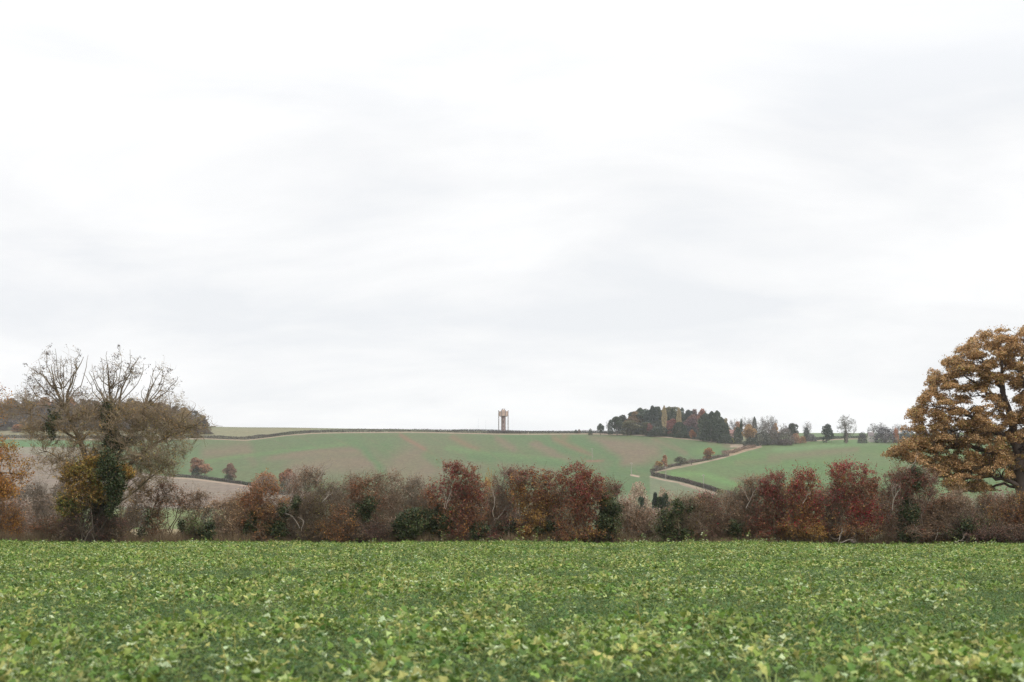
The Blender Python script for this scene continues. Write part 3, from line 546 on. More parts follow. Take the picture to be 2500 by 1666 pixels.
    bush('bramble_bush', 'reddish-brown bramble right of the ivy-wrapped hawthorn', HC, [(2290, 1260, 44, 54), (2270, 1300, 40, 24), (2310, 1235, 30, 32)], 99.5, [('rust', .6, .7), ('brown', 1, .8), ('pink', .3, .7)], nl=6500, tw='brown', tcol2='red', n3=4400, n2=500, dead=[([(2283, 1317), (2288, 1300), (2290, 1290)], .03)])
    bush('tan_shrub', 'tan feathery thicket under the lowest sycamore boughs', HC, [(2345, 1245, 44, 40), (2330, 1215, 30, 20), (2360, 1280, 36, 34)], 101.5, [('pink', .6, .6), ('tan', .4, .4), ('brown', .6, .5)], nl=3600, tw='tan', tcol2='brown', n3=4400, n2=500)
    bush('ivy_bush', 'dark bush with a bleached stem leaning across its foot, below the sycamore', HC, [(2360, 1285, 38, 38), (2345, 1300, 34, 24), (2395, 1290, 24, 34)], 99, [('green', 1, .6), ('plum', .4, .6), ('brown', .6, .8)], nl=3200, tw='dark', n3=2800, n2=360, ivy=[(2362, 1280, 22, 22), (2355, 1300, 26, 18)], ivy_n=45, dead=[([(2332, 1324), (2345, 1318), (2358, 1302)], .045)])
    bush('hawthorn_bush', 'dense brown bush with golden flecks at the right frame edge', HC, [(2445, 1255, 44, 44), (2490, 1240, 44, 40), (2430, 1295, 44, 30), (2500, 1285, 50, 40), (2550, 1250, 50, 60)], 99.5, [('brown', 1.1, 1), ('rust', .6, .7), ('ochre', .4, .5), ('plum', .4, .2)], nl=14000, tw='brown', tcol2='dark', n3=6200, n2=700, n1=60, dead=[([(2473, 1324), (2482, 1314), (2486, 1308)], .04)])
    bush('bramble_bush', 'plum-brown bramble along the foot of the right end of the hedge', HC, [(2440, 1306, 56, 20), (2380, 1306, 30, 18), (2530, 1306, 50, 20)], 98.3, [('plum', 1, 1), ('brown', 1, 1)], nl=3500, tw='dark', n3=3000, n2=360)
    # second row that closes the hedge
    TH = [(600, 40, 1225, 'brown', 'brown thicket filling in behind the rust-leaved hawthorn at the left'), (690, 46, 1215, 'grey', 'thicket of grey stems behind the mauve-grey bush'), (800, 50, 1215, 'brown', 'pale brown thicket behind the arching briar mass'),
          (880, 46, 1215, 'grey', 'thicket behind the ivy lump left of centre'), (985, 46, 1215, 'brown', 'thicket closing the hedge behind the broad dark green bush'), (1080, 50, 1210, 'brown', 'thicket behind the left side of the large dark-red hawthorn'),
          (1185, 50, 1215, 'grey', 'thicket between the large dark-red hawthorn and its mauve neighbour'), (1290, 50, 1215, 'brown', 'thicket behind the russet hawthorn'), (1385, 50, 1210, 'brown', 'thicket behind the tallest hawthorn'),
          (1690, 50, 1240, 'tan', 'thicket behind the brown briar and the dark ivy bush'), (1770, 50, 1225, 'grey', 'thicket behind the mauve-brown twiggy bush'), (1860, 50, 1215, 'brown', 'thicket behind the grey-brown bush with the forked stem'),
          (1930, 46, 1215, 'brown', 'thicket behind the gold and crimson hawthorn'), (2020, 44, 1220, 'grey', 'thicket between the two crimson-topped hawthorns, at the back'), (2110, 50, 1215, 'brown', 'thicket behind the brightest crimson-topped hawthorn'),
          (2180, 46, 1215, 'grey', 'thicket left behind the ivy-wrapped hawthorn'), (2270, 50, 1220, 'brown', 'thicket behind the reddish-brown bramble at the right'), (2410, 54, 1215, 'brown', 'thicket behind the dense brown bush at the right edge')]
    for x, w, t, tw, lab in TH:
        t -= 6 + (x * 7) % 34
        bush('thicket', lab, HC, [(x, (t + 1322) / 2, w, (1322 - t) / 2), (x + w * .8, t + 40, w * .5, 30), (x - w * .7, t + 46, w * .5, 34), (x - 20, 1285, w, 36)], 104, [('brown', 1, .8), ('rust', .5, .5), ('pink', .3, .5), ('ochre', .3, .2)], nl=5000, tw=tw, n3=5200, n2=520, n1=40)
    # a few beyond the frame so that the hedge goes on
    for i, (x, w) in enumerate([(-160, 60), (2660, 60), (2760, 60)]):
        bush('hawthorn_bush', ['brown hedge bush beyond the left frame edge', 'brown hedge bush just beyond the right frame edge', 'brown hedge bush further beyond the right frame edge'][i], HC, [(x, 1250, w, 66), (x + 30, 1230, w * .7, 50)], 100, [('rust', 1, 1), ('brown', 1, 1), ('red', .1, .6)], nl=5000, n3=2200, n2=320)
all_bushes()
# ================================================================ SYCAMORE
def sycamore():
    Y = 108.0; rng = np.random.default_rng(909)
    out = [(2192, 1108, 34, 16), (2235, 1120, 40, 18), (2245, 1090, 44, 16), (2290, 1150, 40, 14), (2330, 1182, 44, 16), (2390, 1192, 44, 15), (2236, 1012, 28, 15), (2258, 978, 28, 14), (2286, 932, 26, 14), (2314, 888, 22, 12), (2182, 1112, 30, 13), (2215, 1092, 36, 14), (2250, 1078, 34, 12), (2225, 1118, 34, 10), (2290, 1100, 36, 14), (2262, 1125, 26, 8), (2340, 1090, 36, 12), (2320, 1130, 40, 14), (2375, 1120, 34, 16), (2420, 1135, 40, 22), (2455, 1130, 32, 24), (2400, 1155, 36, 12), (2350, 1165, 40, 9), (2300, 1160, 34, 7), (2340, 1195, 44, 8), (2400, 1195, 30, 7), (2465, 1165, 22, 18), (2280, 1140, 24, 7),
           (2300, 1075, 44, 12), (2380, 1075, 44, 14), (2440, 1095, 40, 14), (2360, 1140, 44, 12), (2350, 975, 30, 9), (2300, 1025, 34, 9), (2400, 1060, 40, 14), (2450, 990, 14, 8), (2410, 920, 30, 10), (2240, 1030, 24, 12), (2255, 1000, 26, 13), (2240, 1050, 28, 10), (2285, 1015, 30, 12), (2300, 1045, 44, 12), (2340, 1010, 38, 12), (2360, 1045, 46, 15), (2420, 1050, 44, 16), (2275, 962, 28, 13), (2270, 940, 22, 11), (2310, 985, 36, 10), (2320, 945, 34, 13), (2290, 918, 24, 11), (2330, 915, 32, 12), (2360, 950, 26, 10), (2385, 1000, 34, 9), (2420, 970, 34, 10), (2400, 945, 34, 12), (2395, 1025, 36, 10),
           (2325, 878, 22, 9), (2345, 890, 30, 11), (2370, 905, 34, 13), (2355, 855, 24, 12), (2385, 870, 34, 14), (2415, 895, 36, 13), (2380, 835, 26, 12), (2405, 822, 26, 10), (2425, 850, 36, 14), (2450, 830, 32, 12), (2455, 868, 32, 13), (2470, 845, 22, 16), (2440, 925, 34, 12), (2475, 900, 22, 12), (2440, 810, 20, 6),
           (2480, 935, 26, 12), (2490, 975, 26, 12), (2510, 1010, 34, 14), (2470, 1030, 36, 12), (2500, 1060, 40, 14), (2520, 1100, 26, 10), (2460, 1075, 40, 12), (2400, 1080, 34, 10), (2500, 815, 22, 16), (2510, 860, 20, 22), (2530, 800, 26, 14), (2560, 830, 40, 30), (2590, 900, 50, 34), (2620, 980, 60, 34), (2640, 1060, 70, 34), (2600, 1130, 60, 30), (2700, 1100, 60, 40), (2690, 1000, 50, 40), (2640, 900, 40, 30)]
    limbs = [([(2520, 1330), (2505, 1230), (2488, 1160), (2478, 1100), (2482, 1060), (2462, 1000), (2446, 960), (2444, 900), (2440, 840)], .62, .05), ([(2478, 1090), (2430, 1050), (2380, 1020), (2310, 1000), (2260, 985)], .22, .03), ([(2462, 1000), (2430, 975), (2400, 955), (2360, 935), (2320, 920)], .2, .03),
             ([(2446, 960), (2430, 920), (2405, 880), (2385, 850)], .18, .03), ([(2490, 1190), (2450, 1168), (2400, 1165), (2340, 1175), (2270, 1178)], .2, .03), ([(2484, 1130), (2420, 1100), (2340, 1090), (2260, 1090), (2200, 1105)], .2, .025), ([(2480, 1070), (2420, 1060), (2340, 1050), (2250, 1045)], .16, .025), ([(2500, 1190), (2440, 1180), (2380, 1200), (2310, 1205)], .13, .02),
             ([(2495, 1150), (2500, 1080), (2530, 1020), (2560, 960), (2560, 860)], .34, .05), ([(2530, 1020), (2505, 960), (2490, 910), (2500, 850), (2505, 815)], .18, .03), ([(2510, 1100), (2580, 1080), (2650, 1050), (2700, 1040)], .25, .04), ([(2478, 1040), (2500, 1000), (2520, 985)], .12, .03), ([(2444, 930), (2460, 890), (2470, 850)], .12, .02), ([(2420, 1100), (2380, 1130), (2320, 1140)], .1, .02)]
    B = G(2520, Y); root = empty('sycamore_tree', B, 'big spreading tree with golden-brown leaves in layered clumps at the right frame edge', 'tree')
    # each clump is repeated at several depths so that the crown is round, not flat
    L = []
    for (x, y, rx, ry) in out:
        span = 3.4 * math.sqrt(max(.05, 1 - ((x - 2520) / 380.0) ** 2)) + .8
        for k in range(6):
            L.append((x + rng.normal() * 9, y + rng.normal() * 5, rx * rng.uniform(.32, .62), ry * rng.uniform(.75, 1.35), float(rng.uniform(-span, span))))
        L.append((x, y, rx * .75, ry * 1.15, float(rng.uniform(-.6, .2) * span)))
    yl = np.array([800, 850, 900, 950, 1000, 1060, 1090, 1130, 1180, 1210]); xl = np.array([2430, 2345, 2300, 2275, 2250, 2235, 2200, 2200, 2300, 2380])
    for _ in range(620):
        y = rng.uniform(825, 1200); x = rng.uniform(np.interp(y, yl, xl) + 22, 2640)
        if 2445 < x < 2480 and 940 < y < 1010 or 2350 < x < 2430 and 958 < y < 980: continue
        if y > 1150 and x > 2430: continue
        L.append((x, y, rng.uniform(8, 17), rng.uniform(7, 13), float(rng.uniform(-3.5, 3.5))))
    lob = Lobes(rng, L, Y, .8)
    br = Acc(); tc = np.array([.11, .085, .07])
    P0 = np.stack([limb_poly(l[0], Y, 12) for l in limbs]); P0[:, 1:] += rng.normal(size=P0[:, 1:].shape) * .09; R0 = np.stack([np.linspace(l[1], l[2], 12) for l in limbs])
    for j in range(1, len(P0)): P0[j, :, 1] += np.linspace(0, 1, 12) * rng.uniform(-3, 3)
    V, Q = tubes(P0, R0, 8); tk = Acc(); tk.add(V, Q, tc * 1.1)
    P1, R1 = reach(rng, P0, R0, lob.sample(330, .8), 6, rad=.5, rmax=.09, tmin=3, lmin=.6); V, Q = tubes(P1, R1, 4); br.add(V, Q, tc)
    P2, R2 = reach(rng, P1, R1, lob.sample(2600, .5), 5, rad=.6, rmax=.03, tmin=1, lmin=.2); V, Q = tubes(P2, np.maximum(R2, .008), 3); br.add(V, Q, tc)
    P3, R3 = child(rng, P2, R2, 4200, (.3, 1.), (.2, .45), 3, None, mix=(.7, .5, .5, .35), rad=.7, rmax=.014); V, Q = tubes(P3, np.maximum(R3, .006), 3); br.add(V, Q, tc)
    link('trunk', tk.mesh('trunk', M_TWIG, B), root); link('branches', br.mesh('branches', M_TWIG, B), root)
    # leaves sit in tufts round the twig tips
    tips = P3[:, -1]; n = 6
    C = np.repeat(tips, n, axis=0) + rng.normal(size=(len(tips) * n, 3)) * np.array([.14, .14, .08])
    m = 290000
    i = rng.choice(len(lob.c), m, p=lob.w); d = nrm(rng.normal(size=(m, 3))); d[:, 2] = np.abs(d[:, 2]) * 1.2 - .25
    C2 = lob.c[i] + d * lob.r[i] * (rng.uniform(.3, 1.05, (m, 1)) ** .6); C2 = C2[snoise(C2, 2.4, 3) + rng.normal(size=m) * .3 > -.75]
    C = np.concatenate([C, C2])
    col = pick(rng, C, lob.z0, lob.z1, [('syc', 1.3, 1.4), ('sycb', 1, .8), ('gold', .2, .2), ('brown', .6, .4), ('olive', .4, .25)], fr=1.1, cl=.8, seed=4)
    lv = Acc(); lv.add(*leaves(rng, C, rng.uniform(.08, .15, len(C)), col, up=.5, ratio=.8, droop=.3))
    link('leaves', lv.mesh('leaves', M_LEAF, B), root)
sycamore()
# ================================================================ DISTANT TREES
def far_variant(kind, seed):
    """returns (trunk mesh, crown mesh) about 10 m tall and 10 m wide (unit box scaled later)"""
    rng = np.random.default_rng(seed); tr = Acc(); cr = Acc(); H = 10.0
    tcol = np.array([.16, .12, .10])
    one = np.ones(3)
    if kind in ('round', 'oak', 'ragged'):
        nl = {'round': 16, 'oak': 11, 'ragged': 17}[kind]; lo = {'round': .3, 'oak': 2.2, 'ragged': .4}[kind]
        P0 = np.array([[[0, 0, -.6], [.1, 0, 2.], [.0, .15, 4.2], [-.1, 0, 6.5]]]); V, Q = tubes(P0, np.array([[.42, .3, .22, .1]]), 6); tr.add(V, Q, tcol)
        cen = []
        while len(cen) < nl:
            c = rng.uniform(-1, 1, 3); 
            if np.linalg.norm(c) < 1: cen.append([c[0] * 3.4, c[1] * 3.4, (lo + H) / 2 + c[2] * (H - lo) * .40])
        cen = np.array(cen); cen[0] = [0, 0, H - 2.]; r = rng.uniform(1.1, 2.1, nl) if kind != 'ragged' else rng.uniform(.8, 1.7, nl)
        S = np.tile(P0[:, 2], (nl, 1)) * np.array([1, 1, .8]); d = cen - S
        PB = curve(rng, S, nrm(d), np.linalg.norm(d, axis=1), 5, .12); V, Q = tubes(PB, np.linspace(.2, .06, 5)[None].repeat(nl, 0), 4); tr.add(V, Q, tcol)
        n = 3000 if kind != 'ragged' else 2400
        i = rng.choice(nl, n, p=r ** 2 / (r ** 2).sum()); dd = nrm(rng.normal(size=(n, 3))); dd[:, 2] = np.where(rng.uniform(size=n) < .35, np.abs(dd[:, 2]), dd[:, 2])
        C = cen[i] + dd * (r[i] * rng.uniform(.6, 1.1, n) ** .7)[:, None] * np.array([1.1, 1.1, .8])
        v = rng.uniform(.6, 1.4, (n, 1)) * (1 + .18 * snoise(C, .9, seed))[:, None]
        cr.add(*leaves(rng, C, rng.uniform(.42, .8, n), one * v, up=.5, ratio=.8))
    elif kind == 'bare':
        st = 4
        P0 = curve(rng, np.array([[0., 0, -.5]]), np.array([[.03, 0, 1.]]), np.array([5.5]), 6, .05); R0 = np.linspace(.32, .16, 6)[None]
        V, Q = tubes(P0, R0, 6); tr.add(V, Q, tcol)
        class L: pass
        lob = L(); lob.sample = lambda n, p=.4: (lambda d: np.array([0, 0, 6.2]) + d * np.array([4.4, 4.4, 3.9]) * (rng.uniform(size=(n, 1)) ** .4))(nrm(rng.normal(size=(n, 3))))
        P1, R1 = reach(rng, P0, R0, lob.sample(18, .2), 6, rad=.6, rmax=.16, tmin=2, bend=.12); V, Q = tubes(P1, R1, 4); tr.add(V, Q, tcol)
        P2, R2 = reach(rng, P1, R1, lob.sample(230), 5, rad=.5, rmax=.055, bend=.12, tmin=1); R2 = np.maximum(R2, .03); V, Q = tubes(P2, R2, 3); cr.add(V, Q, one)
        P3, R3 = child(rng, P2, R2, 900, (.2, 1), (.4, 1.0), 3, None, mix=(1, .6, .5, .3), rad=.6, bend=.08); V, Q = tubes(P3, np.full(R3.shape, .03) * np.array([1, .8, .5]), 3)
        cr.add(V, Q, np.repeat(one * rng.uniform(.8, 1.3, (900, 1)), 9, axis=0))
        C = P3[:, -1]; cr.add(*leaves(rng, C[::3], .16, one * rng.uniform(.7, 1.2, (len(C[::3]), 1))))
    elif kind in ('conifer', 'cypress', 'poplar'):
        rr = {'conifer': 3.6, 'cypress': 3.6, 'poplar': 3.4}[kind]
        P0 = np.array([[[0, 0, -.5], [0, 0, 3], [0, 0, 6.5], [0, 0, 9.7]]]); V, Q = tubes(P0, np.array([[.3, .24, .14, .04]]), 6); tr.add(V, Q, tcol)
        n = 3200; z = rng.uniform(0, 1, n) ** (1.25 if kind == 'conifer' else .95)
        if kind == 'conifer': prof = (1 - z) ** .85 * (.78 + .22 * np.sin(z * 46)) + .03
        elif kind == 'cypress': prof = np.minimum(1, (1 - z) * 2.3) ** .6 * (.9 + .1 * np.sin(z * 30))
        else: prof = np.sin(np.clip(z * .93 + .08, 0, 1) * math.pi) ** .6
        a = rng.uniform(0, 6.283, n); lobe = 1 + .16 * np.sin(a * 5 + z * 9) + .12 * np.sin(a * 3 - z * 14)
        rad = rr * prof * lobe * rng.uniform(.45, 1.05, n) ** .5
        C = np.stack([np.cos(a) * rad, np.sin(a) * rad, .4 + z * 9.6 - (.25 * rad if kind == 'conifer' else -.1 * rad)], 1)
        cr.add(*leaves(rng, C, rng.uniform(.4, .75, n), one * rng.uniform(.6, 1.4, (n, 1)), up=.2, ratio=.6, droop=.5 if kind == 'conifer' else -.8))
    elif kind == 'shrub':
        P0 = curve(rng, np.zeros((7, 3)) - np.array([0, 0, .3]), nrm(rng.normal(size=(7, 3)) * .5 + np.array([0, 0, 1.2])), rng.uniform(5, 8, 7), 5, .1)
        V, Q = tubes(P0, np.linspace(.15, .05, 5)[None].repeat(7, 0), 4); tr.add(V, Q, tcol)
        n = 2600; d = nrm(rng.normal(size=(n, 3))); d[:, 2] = np.abs(d[:, 2]) * 1.1 - .15
        C = d * np.array([4.6, 4.6, 8.4]) * (rng.uniform(.5, 1.05, n) ** .5)[:, None] * (1 + .16 * snoise(d * 3, 1.2, seed))[:, None] + np.array([0, 0, 1.2])
        cr.add(*leaves(rng, C, rng.uniform(.35, .7, n), one * rng.uniform(.6, 1.4, (n, 1)), up=.4, ratio=.7))
    return tr.mesh('trunk', M_TWIG), cr.mesh('crown', M_LEAF)
FV = {}
def fv(kind, i):
    if (kind, i) not in FV: FV[(kind, i)] = far_variant(kind, 500 + 17 * i + sum(map(ord, kind)))
    return FV[(kind, i)]
FC_ = [0]
def ftree(kind, px, top, w, Y, col, label, group=None, cat='tree', base_px=None, lean=0):
    """px centre, top row, crown width in photo pixels; Y distance or None to stand on the ground at row base_px"""
    if base_px is not None: B = at(px, base_px); Y = B[1]
    else: B = G(px, Y)
    FC_[0] += 1; i = FC_[0]; rr = random.Random(i * 13)
    H = W(px, top, Y)[2] - B[2]; Wd = w * Y / F
    name = {'round': 'broadleaf_tree', 'oak': 'broadleaf_tree', 'ragged': 'broadleaf_tree', 'bare': 'bare_tree', 'conifer': 'conifer_tree', 'cypress': 'evergreen_tree', 'poplar': 'poplar_tree', 'shrub': 'shrub'}[kind]
    tm, cm = fv(kind, i % 3)
    wid = {'poplar': 6.6, 'conifer': 6.0, 'cypress': 6.6}.get(kind, 8.6)
    o = empty(name, B, label, cat, group); o.scale = (Wd / wid, Wd / wid, H / 10.2); o.rotation_euler = (0, R(lean), rr.uniform(0, 6.28))
    t = link('trunk', tm, o); t.color = (1, 1, 1, 1)
    c = link('crown', cm, o); c.color = (*col, 1)
    return o
cG = (.08, .105, .055); cD = (.06, .08, .047); cB = (.07, .093, .068); cGy = (.16, .145, .13); cBr = (.17, .125, .09); cOr = (.32, .17, .085); cRd = (.21, .085, .07); cPl = (.19, .115, .11); cGo = (.33, .22, .08); cOl = (.14, .13, .055); cTan = (.32, .24, .17); cPk = (.27, .18, .145)
def far_trees():
    rr = random.Random(5)
    # wood on the left hill
    tops = [(-140, 972), (0, 970), (150, 969), (300, 972), (400, 979), (440, 987), (470, 998), (495, 1015), (506, 1032)]
    tp = lambda x: float(np.interp(x, [a for a, b in tops], [b for a, b in tops]))
    g = 'trees of the wood on the left hill'
    for row, (Y, dy, stp) in enumerate([(1490, 0, 17), (1450, 14, 19), (1415, 31, 20), (1385, 50, 20)]):
        x = -130 + row * 7
        while x < 500 - row * 1:
            c = rr.choice([(.14, .12, .10), (.16, .115, .08), (.14, .11, .085), (.12, .10, .09), (.13, .11, .10), (.19, .13, .08)])
            k = rr.choice(['round', 'ragged', 'round', 'bare'] if row < 2 else ['shrub', 'ragged', 'shrub'])
            lab = 'leafless grey-brown tree in the wood on the left hill' if k == 'bare' else 'dull brown broadleaf tree in the wood on the left hill'
            t = min(tp(x) + dy + rr.uniform(-1, 6), 1052)
            ftree(k, x, t, rr.uniform(32, 46), Y + rr.uniform(-8, 8), c, lab, g)
            x += stp * rr.uniform(.8, 1.2)
    for x, t, w, Y, c, l in [(100, 965, 42, 1470, cOr, 'large orange tree on the skyline of the left wood'), (165, 969, 36, 1468, (.42, .2, .09), 'pale orange tree on the wood skyline between the two bare crowns'),
        (34, 1036, 38, 1360, (.42, .19, .06), 'bright orange tree at the front edge of the left wood'), (445, 992, 30, 1440, cGo, 'golden tree near the rounded right end of the left wood'),
        (402, 1022, 34, 1365, (.10, .13, .12), 'blue-grey evergreen at the front of the left wood'), (470, 1035, 34, 1365, (.09, .09, .085), 'dark bush at the right foot of the left wood')]:
        ftree('round', x, t, w, Y, c, l)
    # small wood right of the tower
    A = [('round', 1468, 1032, 17, 1440, cD, 'small round dark tree standing alone left of the hilltop wood'), ('shrub', 1443, 1045, 10, 1440, cD, 'tiny dark bush on the skyline left of the lone round tree'),
        ('shrub', 1407, 1048, 9, 1470, cD, 'low dark bush on the skyline between tower and wood'), ('shrub', 1415, 1047, 8, 1470, cBr, 'low brown bush beside a dark one on the skyline'),
        ('cypress', 1492, 1024, 12, 1432, cD, 'slim ivy-covered tree at the left edge of the hilltop wood'), ('bare', 1487, 1026, 14, 1445, cGy, 'thin bare tree leaning out at the left edge of the hilltop wood'),
        ('oak', 1508, 1015, 30, 1428, cD, 'dark narrow-stemmed tree second from the left of the hilltop wood'), ('oak', 1522, 1012, 38, 1460, (.05, .065, .045), 'dark tree with a low shoulder on the left slope of the hilltop wood'),
        ('round', 1538, 1026, 46, 1420, cOl, 'olive-green rounded tree low at the front left of the hilltop wood'), ('ragged', 1543, 1014, 34, 1450, (.2, .13, .07), 'rusty tree above the olive one in the hilltop wood'),
        ('oak', 1548, 1000, 34, 1480, cD, 'dark tree with a knobbly top on the upper left of the hilltop wood'), ('round', 1560, 1004, 30, 1465, (.23, .15, .07), 'golden-brown tree below the knobbly dark top'),
        ('oak', 1566, 993, 24, 1490, cD, 'dark clump-topped tree on the wood skyline left of the big conifers'), ('ragged', 1582, 992, 46, 1465, cB, 'broad blue-green evergreen left of centre in the hilltop wood'),
        ('conifer', 1596, 990, 44, 1455, (.045, .065, .052), 'large dark conifer with layered branches in the hilltop wood'), ('ragged', 1608, 989, 40, 1462, cB, 'tall evergreen just left of the first poplar'),
        ('round', 1580, 1030, 50, 1430, (.09, .085, .085), 'dusky purple-grey tree under the conifers'), ('round', 1626, 995, 34, 1485, cOl, 'olive dome-shaped tree behind the first poplar'),
        ('round', 1640, 989, 50, 1490, (.115, .12, .06), 'highest olive-green dome on the wood skyline between the poplars'), ('poplar', 1625, 989, 12, 1420, (.42, .33, .18), 'left one of two pale golden columnar poplars'),
        ('poplar', 1661, 994, 12, 1420, (.40, .31, .17), 'right one of two pale golden columnar poplars'), ('conifer', 1645, 997, 22, 1450, cD, 'dark pointed conifer between the two poplars'),
        ('round', 1650, 1015, 40, 1445, (.06, .075, .05), 'dark green tree filling the gap between the poplars'), ('round', 1583, 1030, 38, 1395, (.10, .10, .05), 'rounded green bushy tree with a reddish side low in the wood'),
        ('round', 1589, 1031, 12, 1388, cRd, 'small red tree low in the front of the wood'), ('shrub', 1613, 1038, 44, 1385, cD, 'dark evergreen bush at the foot of the first poplar'),
        ('round', 1641, 1022, 25, 1376, (.26, .10, .08), 'crimson-brown tree at the front between the poplars'), ('shrub', 1600, 1046, 30, 1388, cD, 'low dark evergreen at the front left of the crimson tree'),
        ('cypress', 1662, 1030, 30, 1372, (.045, .065, .038), 'dark green pointed bush right of the crimson tree'), ('oak', 1669, 992, 17, 1470, cD, 'dark tree with a pointed top right of the second poplar'),
        ('oak', 1684, 998, 20, 1470, (.05, .06, .05), 'dark bare-topped tree on the skyline before the red-leaved ones'), ('round', 1700, 996, 30, 1472, cPl, 'dull plum-coloured tree on the skyline right of the poplars'),
        ('round', 1716, 998, 22, 1465, (.32, .13, .09), 'orange-red tree on the skyline beside the dark conifers'), ('shrub', 1724, 997, 12, 1475, cD, 'dark tree top poking above the orange-red tree'),
        ('round', 1692, 1010, 38, 1430, (.24, .13, .10), 'reddish tree in the middle of the wood right of the second poplar'), ('round', 1690, 1019, 36, 1405, (.19, .11, .115), 'mauve domed tree in front of the reddish one'),
        ('shrub', 1688, 1038, 36, 1380, (.05, .055, .05), 'dark thicket below the mauve domed tree'), ('round', 1694, 1048, 18, 1350, (.40, .17, .07), 'small bright orange bush-like tree at the wood front'),
        ('shrub', 1670, 1052, 36, 1362, cD, 'low dark bush left of the small orange tree'), ('round', 1716, 1020, 26, 1420, cOl, 'olive tree squeezed between mauve tree and dark conifers'),
        ('cypress', 1727, 1008, 34, 1345, cD, 'left part of the big dark conifer group, with a blunt top'), ('cypress', 1742, 1004, 26, 1340, (.04, .058, .036), 'middle one of the big dark conifers'),
        ('cypress', 1755, 1002, 26, 1330, cD, 'tallest pointed dark conifer at the right end of the wood'), ('cypress', 1740, 1022, 44, 1325, (.042, .06, .036), 'dark conifer in front of the big conifer group'),
        ('cypress', 1765, 1018, 22, 1335, cD, 'dark conifer sloping down on the right side of the wood'), ('conifer', 1780, 1032, 16, 1325, cD, 'small dark conifer at the right foot of the wood'),
        ('round', 1775, 1018, 20, 1360, (.24, .19, .08), 'yellowish tree behind the last conifer of the wood'), ('shrub', 1775, 1056, 34, 1312, cD, 'dark bramble-like bush at the right foot of the conifers'),
        ('bare', 1796, 1020, 26, 1380, (.15, .15, .15), 'thin bluish bare tree beyond the red roof'), ('round', 1791, 1069, 12, 1310, (.28, .28, .07), 'yellow-green bush below the red roof'),
        ('cypress', 1805, 1042, 20, 1315, cD, 'dark evergreen right of the red-roofed house'), ('round', 1808, 1025, 20, 1350, (.30, .16, .09), 'rusty tree above the dark evergreen by the house'),
        ('cypress', 1814, 1022, 8, 1340, cD, 'narrow dark conifer beside the rusty tree'), ('oak', 1833, 1032, 34, 1290, (.38, .24, .12), 'golden-peach tree with two pale stems above the dell'),
        ('bare', 1826, 1016, 30, 1370, cGy, 'bare grey tree behind the golden-peach tree'), ('cypress', 1847, 1017, 12, 1370, (.06, .07, .055), 'dark ivy-clad tree top above the bare trees'),
        ('bare', 1842, 1018, 22, 1365, cGy, 'bare tree next to the dark ivy-clad top'), ('bare', 1876, 1012, 36, 1360, (.19, .18, .17), 'tallest bare pale-grey tree right of the dell'),
        ('bare', 1893, 1015, 26, 1370, (.17, .16, .15), 'bare tree right of the tallest bare one'), ('bare', 1866, 1024, 40, 1330, cGy, 'wide bare tree in front of the tallest bare one'),
        ('bare', 1885, 1030, 40, 1320, (.15, .135, .12), 'bushy bare tree in the middle of the right-hand thicket'), ('round', 1897, 1030, 22, 1335, (.38, .23, .12), 'pale orange tree among the bare ones'),
        ('shrub', 1860, 1045, 50, 1300, (.105, .105, .085), 'grey-green thicket beside the golden-peach tree'), ('shrub', 1890, 1046, 46, 1305, (.115, .10, .085), 'dull brown thicket under the bare trees'),
        ('shrub', 1920, 1041, 44, 1310, (.14, .12, .105), 'grey-brown thicket under the flat-topped dark tree'), ('bare', 1918, 1032, 26, 1340, cGy, 'short bare tree left of the flat-topped dark tree'),
        ('oak', 1939, 1031, 30, 1345, (.075, .08, .055), 'dark flat-topped oak leaning right on the skyline'), ('shrub', 1838, 1066, 36, 1285, (.05, .06, .04), 'dark bush beneath the golden-peach tree'),
        ('shrub', 1947, 1055, 26, 1320, (.30, .16, .10), 'rusty bush at the right end of the thicket'), ('shrub', 1965, 1062, 16, 1325, (.26, .15, .08), 'small brown bush right of the rusty one'),
        ('shrub', 1920, 1070, 34, 1295, (.13, .10, .09), 'low brown bush by the right-hand field hedge'),
        ('bare', 1976, 1027, 24, 1380, (.24, .23, .22), 'faint thin bare tree with an ivy-covered stem'), ('cypress', 1974, 1043, 13, 1375, (.07, .08, .07), 'ivy mass on a stump below the faint bare tree'),
        ('shrub', 1986, 1057, 24, 1350, (.13, .12, .12), 'grey thicket beside the ivy mass'), ('round', 2023, 1035, 30, 1330, (.05, .068, .05), 'round dark evergreen tree standing alone on the right skyline'),
        ('round', 2036, 1048, 10, 1345, cD, 'small dark tree attached to the right of the round evergreen'), ('bare', 2073, 1013, 52, 1320, (.17, .155, .135), 'large bare tree with a thick ivy trunk on the right skyline'),
        ('cypress', 2071, 1048, 9, 1322, (.10, .09, .06), 'ivy on the trunk of the large bare skyline tree'), ('shrub', 2111, 1052, 22, 1325, (.09, .085, .085), 'dark bush right of the large bare skyline tree'),
        ('bare', 2140, 1033, 32, 1350, (.18, .17, .17), 'bare tree left of the dusky round thicket'), ('bare', 2158, 1030, 30, 1360, (.2, .19, .19), 'pale bare tree behind the dusky round thicket'),
        ('shrub', 2168, 1038, 50, 1335, (.12, .105, .115), 'dusky purple-grey round thicket on the right skyline'), ('shrub', 2194, 1040, 14, 1332, (.45, .17, .07), 'bright orange bush at the right side of the dusky thicket'),
        ('bare', 2200, 1034, 34, 1370, (.2, .19, .185), 'faint bare tree right of the orange bush'), ('shrub', 2222, 1042, 40, 1335, (.11, .11, .115), 'bluish-grey thicket just left of the sycamore crown'),
        ('shrub', 2262, 1046, 50, 1340, (.12, .11, .11), 'grey thicket half hidden by the sycamore crown'), ('round', 2330, 1044, 50, 1345, (.12, .11, .10), 'dull tree on the skyline behind the sycamore')]
